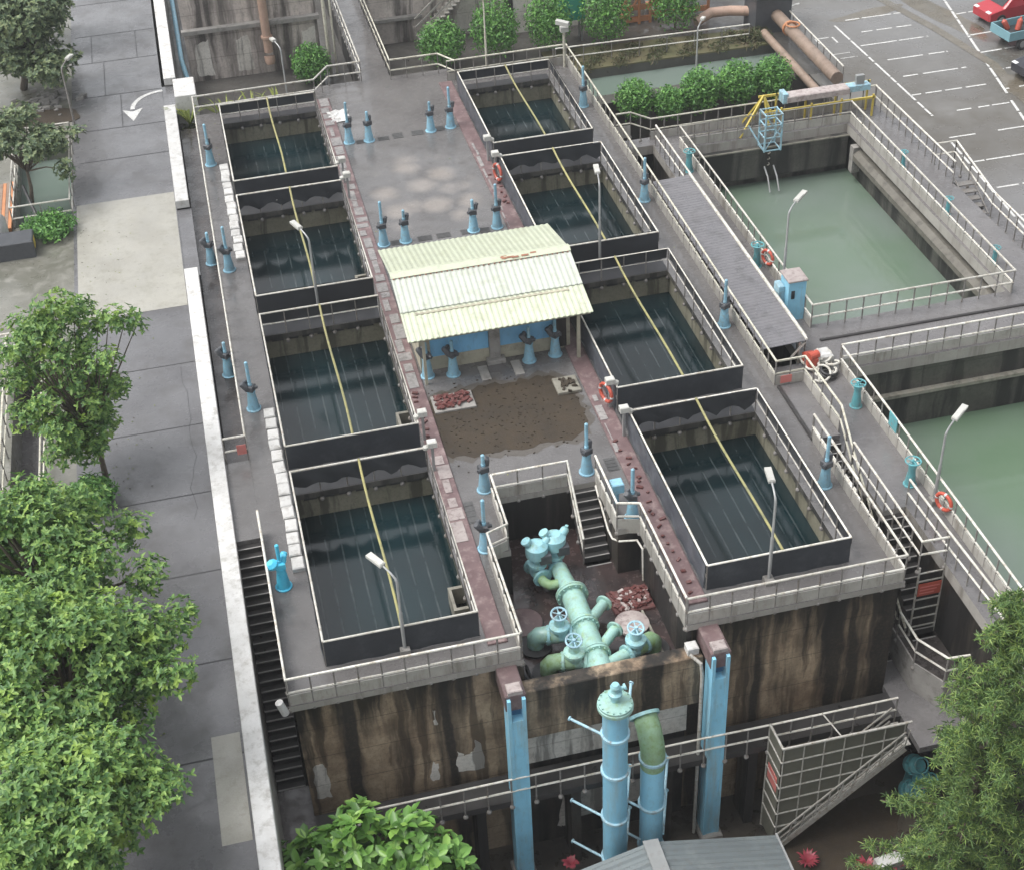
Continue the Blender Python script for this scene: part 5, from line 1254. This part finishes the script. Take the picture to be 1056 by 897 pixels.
# conifer at the lower right
con = thing('conifer', 'tall feathery conifer in front of the lower right walkway', 'tree', (17.6, 23.6, -8.6))
mb = MB().tube([(17.3, 23.3, -8.6), (17.5, 23.6, -3), (18.0, 23.9, 4.8)], [.2, .15, .04], 9)
sprays = []; q = random.Random(9)
for k in range(25):
    z = -8.2+k*.53; f = (z+8.2)/13.2; Lb = 2.85*(1-f)**.65*(.8+.25*math.sin(k*1.7))+.3
    m0 = q.randint(4, 5)
    for j in range(m0):
        a = 6.28*j/m0+k*.7+q.uniform(-.3, .3); l = Lb*q.uniform(.7, 1.12); b0 = Vector((17.35+.6*f, 23.4+.45*f, z))
        tip = b0+Vector((math.cos(a)*l, math.sin(a)*l, l*q.uniform(-.08, .22)))
        mid = b0.lerp(tip, .5)+Vector((0, 0, .12*l)); mb.tube([b0, mid, tip], [.045, .03, .012], 5)
        for s in range(int(3+l*3.2)):
            u = .25+.8*s/(3+l*3.2); p = b0.lerp(mid, u*2) if u < .5 else mid.lerp(tip, (u-.5)*2)
            sprays.append((p.x+q.uniform(-.12, .12), p.y+q.uniform(-.12, .12), p.z+q.uniform(-.05, .10), .25, .11))
mb.build('trunk', 'bark', con, True)
leaves('foliage', 'leaf_conifer', con, sprays, 52000, .19, .024, 6, shell=.3)
# planter plants
def fronds(label, c, n, L, m, up=.9, name='leafy_plant', group=None, w=.06):
    t = thing(name, label, 'plant', c, group); mb = MB()
    for k in range(n):
        a = rnd.uniform(0, 6.28); l = L*rnd.uniform(.7, 1.15); d = Vector((math.cos(a), math.sin(a), 0)); s = Vector((-d.y, d.x, 0))*w
        prev = None
        for i in range(5):
            t_ = i/4; p = Vector(c)+d*l*.75*t_+Vector((0, 0, l*(up*t_-.75*t_*t_))); ww = s*(1-abs(t_-.35)*1.3 if t_ < .99 else .05)
            if prev: mb.face([prev[0]-prev[1], p-ww, p+ww, prev[0]+prev[1]])
            prev = (p, ww)
    mb.build('frond', m, t)
GP = 'yellow green plants behind the left back railing'
for x, y, lb in ((-1.0, 70.1, 'yellow green plant growing below the white planter block'), (.9, 71.3, 'spiky plant farthest left behind the back railing'), (2.2, 71.4, 'tall spiky plant behind the left back railing'), (3.6, 71.2, 'spiky plant just left of the slender lamp post')):
    fronds(lb, (x, y, -1.9 if x > 0 else -.9), 26, 1.7, 'leaf_yellow', 1.5, group=GP)
struct('ground_cover', MB().box(-1.4, 5.2, 69.6, 72.2, -2.5, -1.75), 'grass', 'stuff')
leaves('undergrowth', 'leaf_yellow', None, [(x, 70.6, -1.5, .8, .35) for x in (-.8, .3, 1.3, 2.4, 3.5, 4.6)], 2600, .22, .07, 0)['kind'] = 'stuff'
for x, y, m, lb in ((14.4, 26.7, 'leaf_red', 'red leaved plant beside the grey hut roof'), (16.1, 26.0, 'leaf_red', 'pink red leaved plant on the muddy ground, second from the hut'), (17.0, 25.9, 'leaf_red', 'small pink leaved plant on the muddy ground before the conifer')):
    fronds(lb, (x, y, -8.6), 34, .5, m, 1.3, 'red_plant', 'red leaved plants on the low ground', .05)
fronds('red flower clump in the dark gap below the pale wall', (7.0, 28.2, -8.0), 40, .35, 'leaf_red', 1.2, 'red_plant', 'red leaved plants on the low ground', .08)
t = thing('planter', 'long white planter with red end on the muddy ground', 'planter', (17.3, 25.6, -8.6)); MB().obox((17.2, 25.9, -8.35), (.85, .1, 0), (-.02, .2, 0), (0, 0, .24)).build('trough', 'white_paint', t); MB().obox((18.05, 26.0, -8.33), (.12, .02, 0), (-.02, .23, 0), (0, 0, .27)).build('end', 'red_ring', t)
# grass bank by the pond
struct('bank', MB().prism([(18.5, 73.4), (31.2, 73.4), (31.2, 75.6), (18.5, 76.4)], -2.5, -2.42), 'grass')
leaves('bank_grass', 'grass', None, [(18.6+i*.62, 73.7+(i % 3)*.75, -2.35, .6, .22) for i in range(21)]+[(29.5+i*.3, 74.3, -2.2, .6, .35) for i in range(5)], 5200, .2, .06, 0)['kind'] = 'stuff'
struct('puddle', MB().face(blob_poly(15.9, 27.3, 2.4, 1.2, -8.594, .2)), 'soil')

# ------------------------------------------------------------------ left side: channel, pool, utility box
GL = 'railings on the left of the road'
struct('channel_floor', MB().box(-8.9, -7.6, 34, 50.45, -1.9, -1.55, skip='b'), 'deck_dark')
railing('cream railing on the left side of the sunken channel', [(-8.95, 50.5, -.17), (-8.95, 34, -.17)], GL, rm='rail_cream', low=.1)
railing('cream railing on the right side of the sunken channel, under the slender tree', [(-7.6, 50.5, -.17), (-7.6, 34, -.17)], GL, rm='rail_cream', low=.1)
railing('short white rail across the far end of the sunken channel', [(-12, 50.6, -.17), (-7.6, 50.6, -.17)], GL, low=.1)
struct('water', MB().face([(-9.2, 60.7, -.9), (-6.5, 60.7, -.9), (-6.5, 68.6, -.9), (-9.2, 68.6, -.9)]), 'pond_water')
railing('white railing around the small pool left of the road', [(-9.1, 60.75, -.17), (-6.55, 60.75, -.17), (-6.55, 68.5, -.17), (-9.1, 68.5, -.17)], GL, low=.1, closed=True)
t = thing('plank_stack', 'brown timber planks beside the small pool', 'planks', (-9.6, 62, -.17)); 
for k in range(4): MB().obox((-9.75+.16*k, 62.6, -.05+.02*k), (.07, 0, 0), (0, 2.2, 0), (0, 0, .08)).build('plank', 'orange' if k % 2 else 'rust_pipe', t)
t = thing('utility_box', 'dark grey box with a yellow mark on its right end, at the left edge', 'box', (-9.4, 58.6, -.17))
MB().cbox(-12., -8.15, 58.0, 59.1, -.17, .62, .04).build('body', 'actuator', t); MB().box(-8.148, -8.13, 58.3, 58.75, .1, .5).build('mark', 'yellow', t)
t = thing('white_tank', 'white rounded plastic tank at the left edge beside the dark box', 'tank', (-9.75, 60.0, -.17)); MB().lathe([(.55, 0), (.55, 1.0), (.4, 1.25), (.15, 1.3)], (-9.8, 59.9, -.17), n=20).build('tank', 'white_paint', t, 'auto')
t = thing('pole', 'dark leaning pole in the small railed pool', 'pole', (-8.2, 60.6, -.5)); MB().tube([(-7.9, 60.3, -.2), (-8.5, 62.2, 1.1)], .07, 8).build('pole', 'black', t)
t = thing('rubble_heap', 'scatter of pale rubble and brown earth under the top left tree', 'rubble', (-8, 72.5, -.17))
mb = MB().prism([p[:2] for p in blob_poly(-7.9, 71.6, 1.4, 1.3, 0)], -.165, -.13)
for k in range(60): 
    s = rnd.uniform(.05, .2); mb.obox((rnd.gauss(-7.7, .6), rnd.gauss(73.6, .8), -.1), (s, rnd.uniform(-.05, .05), .02), (rnd.uniform(-.05, .05), s*.6, 0), (0, 0, s*.4), 1)
mb.build('heap', ['soil', 'concrete'], t)['kind'] = 'stuff'

# fallen leaves on the wet road and decks
mb = MB()
for k in range(360):
    x, y = (rnd.gauss(-5.6, .9), rnd.uniform(20, 60)) if k < 260 else (rnd.uniform(-.5, 18), rnd.uniform(30, 69))
    if k < 260:
        if not -6.6 < x < -2.2: continue
        z = -.148
    else:
        if inside(x, y, TL+TR+PIT+[(5.2, 12.2, 43, 51)]): continue
        z = .003
    a = rnd.uniform(0, 6.28); s_ = rnd.uniform(.025, .05); u = Vector((math.cos(a), math.sin(a), 0))*s_; v = Vector((-u.y, u.x, 0))*.5; c = Vector((x, y, z))
    mb.face([c-u, c-v+Vector((0, 0, .01)), c+u, c+v+Vector((0, 0, .014))], k % 3 == 0)
struct('fallen_leaves', mb, ['leaf_yellow', 'soil'], 'stuff')
# ------------------------------------------------------------------ far background
wl = thing('tank_wall', 'high stained concrete tank wall at the top left, behind the left back railing', 'wall', (4, 79, -2.5))
MB().box(-.6, 6.6, 78.8, 79.4, -2.5, 9).build('wall', 'wall_far', wl)
MB().cbox(-.7, 6.7, 78.45, 78.8, .3, .55, .03).build('ledge', 'concrete', wl)
for x in (-.2, 2., 5.6): ragged([(x, -2.2), (x+.9, -2.2), (x+.8, -.2), (x+.1, -.4)], 78.785).build('pale_patch', 'wall_pale', wl)
t = thing('vent_pipe', 'pinkish vertical pipe running down the stained tank wall', 'pipe', (3.75, 78.3, -2.5))
MB().tube([(3.75, 78.3, 8), (3.75, 78.3, -1.1)], .24, 14).build('pipe', 'tan_pipe', t, 'auto'); MB().lathe([(.32, 0), (.32, .12)], (3.75, 78.3, -.3), n=16).lathe([(.3, 0), (.28, .3), (.2, .45)], (3.75, 78.3, -1.35), (0, -.3, -1), 16).build('flange', 'tan_pipe', t, 'auto')
t = thing('water_pipe', 'long blue pipe lying in the dark ditch beside the far road parapet', 'pipe', (-.9, 80, -2)); MB().tube([(-.75, 76.6, -1.6), (-.85, 77.2, -1.2), (-.95, 78.5, -1.), (-1.0, 120, -1.)], .13, 12).build('pipe', 'valve_blue', t, 'auto')
t = thing('downpipe', 'pale thin pipe beside the footbridge', 'pipe', (6.9, 78, -2.5)); MB().tube([(6.9, 77.5, -2.5), (6.9, 77.5, 6)], .09, 8).tube([(7.25, 77.5, -2.5), (7.25, 77.5, 2)], .06, 8).build('pipe', 'rail_cream', t)
wr = thing('tank_wall', 'long stained concrete wall with outdoor stairs behind the round bushes', 'wall', (15, 81, -2.5))
MB().box(9.3, 16.6, 80.4, 81, -2.5, 9).build('wall', 'wall_far', wr)
MB().box(16.6, 25.5, 79.5, 80, -2.5, 6).build('pale_wall', 'wall_pale', wr)
for z in (-1.1, 1.0): MB().cbox(9.3, 12.6, 80.1, 80.4, z, z+.2, .02).build('ledge', 'concrete', wr)
mb = MB()
for dz in (0, .5, 1.0): mb.bar((12.1, 79.6, -1.9+dz), (16.2, 79.6, 1.6+dz), .07, .09)
for k in range(18): mb.box(12.2+k*.22, 12.5+k*.22, 79.3, 80.38, -2.05+k*.19, -2.0+k*.19)
mb.build('stairs', 'post_pale', wr)
ragged([(14.2, -2.2), (16.3, -2.2), (16.2, .2), (15.4, .6)], 80.385).build('pale_patch', 'wall_pale', wr)
MB().box(17.2, 17.7, 79.45, 79.51, -2.4, 6).build('dark_streak', 'stair_dark', wr)
t = thing('container', 'bright green plastic container between two round bushes', 'container', (20.5, 77.6, -2.5))
MB().cbox(19.9, 21.3, 77.2, 78.1, -1.2, .55, .06).build('body', 'green_box', t); MB().cbox(19.8, 21.4, 77.1, 78.2, .55, .75, .05).build('lid', 'green_box', t)
mb = MB(); [mb.box(x, x+.1, y, y+.1, -2.5, -1.2) for x in (20, 21.1) for y in (77.3, 77.9)]; mb.build('leg', 'steel', t)
tf = thing('timber_frames', 'orange timber crates and frames stacked behind the round bush', 'crates', (26, 79, -2.5))
for x0, x1, y in ((24.0, 25.6, 78.6), (25.9, 29.2, 78.9)):
    mb = MB()
    for z in (-2.4, -1.7, -1., -.3, .4, 1.1): mb.box(x0, x1, y, y+.12, z, z+.3).box(x0, x1, y+1.6, y+1.72, z, z+.3).box(x0, x0+.12, y+.12, y+1.6, z, z+.3)
    for x in (x0, (x0+x1)/2, x1-.14): mb.box(x, x+.14, y-.1, y, -2.5, 1.5)
    mb.bar((x0, y-.06, -2.3), (x1, y-.06, .5), .05, .12); mb.build('crate', 'orange', tf)
    MB().box(x0, x1, y+.3, y+1.4, 1.42, 1.48).build('lid', 'ledge', tf)
railing('white railing on the grass bank before the orange crates', [(18.8, 74.3, -2.45), (29.8, 74.0, -2.45)], 'background railings', low=.05, step=1.6)
ch = thing('valve_chamber', 'dark steel chamber where the brown pipes start, at the pond end', 'chamber', (31.4, 75.6, -2.5))
MB().cbox(30.5, 32.6, 74.9, 76.7, -2.5, -.4, .04).build('body', 'actuator', ch); MB().cbox(30.3, 32.8, 74.7, 76.9, -.4, -.3, .03).build('lid', 'tin_dark', ch); MB().ring((31.2, 76, -.28), (0, 0, 1), .35, .06, 16, 6).build('handle', 'black', ch, True)
t = thing('large_pipe', 'thick rusty brown pipe with a flange crossing the end of the pond', 'pipe', (31.5, 71, -1.6), 'rusty pipes across the pond')
MB().tube([(31.75, 75.0, -1.5), (31.75, 66.5, -1.6)], .34, 20).build('pipe', 'rust_pipe', t, 'auto'); MB().lathe([(.42, -.08), (.42, .08)], (31.75, 73, -1.5), (0, 1, 0), 20).ring((31.75, 72.6, -1.12), (0, 0, 1), .36, .05, 18, 6).build('flange', 'orange', t, 'auto')
t = thing('large_pipe', 'second rusty pipe, thinner and lower, crossing the end of the pond', 'pipe', (30.7, 71, -2.2), 'rusty pipes across the pond')
MB().tube([(30.75, 74.2, -2.1), (30.75, 66.5, -2.2)], .22, 18).build('pipe', 'rust_pipe', t, 'auto')
MB().tube([(27.6, 76.6, -2.), (28.6, 76.9, -1.7), (29.6, 76.6, -1.6), (30.6, 76.2, -1.6)], .28, 16).build('stub', 'tan_pipe', t, 'auto')
railing('white railing beside the rusty pipes at the edge of the parking court', [(32.5, 75.2, -2.4), (32.4, 67.2, -2.4)], 'background railings', low=.05, step=.9)
t = thing('valve_cluster', 'teal round valves half hidden behind the conifer', 'valves', (19., 28, -8.6))
for x, y, z in ((18.85, 28.6, -7.4), (19.1, 28.3, -7.9), (18.6, 28.2, -8.1)): MB().lathe([(.1, -.34), (.12, -.3), (.3, -.24), (.3, -.12), (.36, -.11), (.36, .0), (.3, .01), (.3, .16), (.2, .22), (.2, .34)], (x, y, z), (.2, -.7, .6), 16).ring((x+.08, y-.3, z+.28), (.2, -.7, .6), .26, .03, 16, 6).bolts((x, y, z-.03), (.2, -.7, .6), .33, 10, .025, .09).tube([(x, y+.1, z), (x, y+.3, -8.6)], .12, 8).build('valve', 'valve_teal', t, 'auto')
# grey metal roof of the hut below the pit
rh = thing('metal_roof_hut', 'grey corrugated gable roof of a hut at the bottom edge, before the riser pipes', 'hut', (9, 24, -8.6))
corrugated(19.0, 26.2, [(9.0, -4.95), (12.95, -6.0)], .38, .06, 'y').build('roof_sheet', 'tin_grey', rh)
corrugated(19.0, 26.2, [(8.9, -4.95), (4.95, -6.0)], .38, .06, 'y').build('roof_sheet', 'tin_grey', rh)
MB().obox((8.95, 22.6, -4.88), (.0, 3.62, 0), (.24, 0, -.02), (.0, 0, .03)).build('ridge_cap', 'steel', rh)
MB().bar((12.98, 19, -6.0), (12.98, 26.22, -6.0), .06, .14).build('gutter', 'steel', rh)
MB().box(5.3, 12.6, 19.3, 26.0, -8.6, -6.05).build('wall', 'concrete', rh)
struct('pavement', MB().box(18.9, 40, 16, 25.3, -8.598, -8.592, skip='b'), 'yard')
struct('drain_grate', MB().box(18.55, 18.85, 16, 27, -8.597, -8.585, skip='b'), 'grating')

# ------------------------------------------------------------------ vehicles
def car(name, label, loc, rz, body, kind='car'):
    t = thing(name, label, 'car' if kind == 'car' else 'pickup truck', (0, 0, 0))
    prof = [(-2.1, .35), (-2.12, .78), (-1.2, .95), (-.65, 1.42), (.75, 1.45), (1.55, .98), (2.05, .9), (2.1, .38)] if kind == 'car' else [(-2.3, .45), (-2.34, .9), (-1.6, 1.02), (-1.1, 1.62), (.0, 1.64), (.12, 1.02), (.12, .5)]
    mb = MB(); n = len(prof)
    rings = []
    for y, k in ((-.82, .96), (-.70, 1.), (.70, 1.), (.82, .96)):
        rings.append([(x*k, y if z < 1.0 else y*.86, .35+(z-.35)*(1. if abs(y) < .75 else .97)) for x, z in prof])
    for a, b in zip(rings, rings[1:]):
        for i in range(n): mb.face([a[i], a[(i+1) % n], b[(i+1) % n], b[i]])
    mb.face(rings[0][::-1]).face(rings[-1]); mb.build('body', body, t)
    g = MB()
    if kind == 'car':
        g.face([(-1.16, -.58, .985), (-1.16, .58, .985), (-.72, .55, 1.39), (-.72, -.55, 1.39)]).face([(1.5, -.58, 1.03), (.82, -.55, 1.44), (.82, .55, 1.44), (1.5, .58, 1.03)])
        for s in (-1, 1): g.face([(-.98, s*.72, 1.02), (-.6, s*.70, 1.36), (.7, s*.70, 1.38), (1.2, s*.72, 1.02)])
        g.v = [(x*1.015, y*1.02, z+.012) for x, y, z in g.v]
    else:
        g.face([(-1.6, -.58, 1.045), (-1.6, .58, 1.045), (-1.15, .54, 1.59), (-1.15, -.54, 1.59)])
        for s in (-1, 1): g.face([(-1.45, s*.75, 1.08), (-1.08, s*.72, 1.55), (-.1, s*.72, 1.56), (-.02, s*.75, 1.08)])
    g.build('window', 'glass_dark', t)
    if kind == 'pickup':
        MB().box(.16, 2.4, -.85, .85, .62, .68).box(.16, .22, -.85, .85, .68, 1.1).box(2.34, 2.4, -.85, .85, .68, 1.1).box(.22, 2.34, -.85, -.79, .68, 1.1).box(.22, 2.34, .79, .85, .68, 1.1).build('load_bed', 'car_teal', t)
        MB().box(.23, 2.33, -.78, .78, .682, .7).build('bed_floor', 'black', t)
    for s in (-1, 1):
        MB().obox((-2.0 if kind == 'car' else -2.25, s*.55, .74), (.1, 0, .02), (0, .17, 0), (-.02, 0, .07)).build('headlight', 'car_lamp', t)
        for x in ((-1.3, 1.3) if kind == 'car' else (-1.4, 1.45)):
            w = MB().lathe([(.2, -.1), (.3, -.1), (.32, -.06), (.32, .06), (.3, .1), (.2, .1)], (x, s*.76, .32), (0, 1, 0), 18).build('wheel', 'tyre', t, 'auto')
            MB().lathe([(.19, -.11), (.19, .11)], (x, s*.76, .32), (0, 1, 0), 14).build('rim', 'steel', w, 'auto')
    t.location = loc; t.rotation_euler = (0, 0, rz)
    return t
car('parked_car', 'red car parked at the top right, nose towards the court', (44.9, 72.6, -2.45), R(8), 'car_red')
car('pickup_truck', 'pale teal pickup with open load bed parked next to the red car', (44.6, 69.4, -2.45), R(188), 'car_teal', 'pickup')
car('parked_car', 'black car at the right edge, nose with white lights showing', (43.3, 65.3, -2.45), R(10), 'car_black')
t = thing('fire_extinguisher', 'red drum lying on the load bed of the teal pickup', 'drum', (43.9, 69.6, -1.76)); MB().lathe([(.12, 0), (.16, .04), (.16, .55), (.06, .66), (.06, .75)], (43.4, 69.3, -1.75), (.3, .2, 1), 14).lathe([(.12, 0), (.15, .04), (.15, .5), (.06, .6)], (43.0, 69.6, -1.75), (-.4, .3, .8), 14).build('drum', 'red_ring', t, 'auto')
cp = thing('carport', 'pale blue carport roof covering the parked cars at the top right corner', 'carport', (47.5, 69, -2.45))
MB().obox((48.6, 71.5, .15), (2.7, 0, .18), (0, 5.6, 0), (0, 0, .04)).build('roof', 'sky_blue', cp)
mb = MB()
for y in (66.4, 71.5, 76.6): mb.bar((46.2, y, -2.45), (46.2, y, .0), .1, .1).bar((51, y, -2.45), (51, y, .3), .1, .1)
mb.build('post', 'steel', cp)
t = thing('barrier', 'pale blue tube barrier at the right edge beside the black car', 'barrier', (42.6, 63.6, -2.45)); mb = MB().tube([(42.0, 63.3, -1.9), (46, 63.7, -1.9)], .06, 8).tube([(42.4, 62.6, -2.1), (46, 63., -2.1)], .06, 8).tube([(42.6, 63.4, -2.45), (42.9, 63.4, -1.), (43.6, 63.5, -.9)], .05, 8); mb.build('tube', 'sky_blue', t)
# ------------------------------------------------------------------ damp air
hz = MB().box(-950, 950, -350, 1550, -10., 33.5)
hzm = bpy.data.materials.new('haze'); hzm.use_nodes = True
nt = hzm.node_tree; nt.nodes.clear(); ho = _n(nt, 'ShaderNodeOutputMaterial'); pv = _n(nt, 'ShaderNodeVolumePrincipled')
pv.inputs['Color'].default_value = (.86, .89, .92, 1); pv.inputs['Density'].default_value = .0006; pv.inputs['Anisotropy'].default_value = .2
nt.links.new(pv.outputs[0], ho.inputs['Volume']); MATS['haze'] = hzm
struct('haze', hz, 'haze', 'stuff')
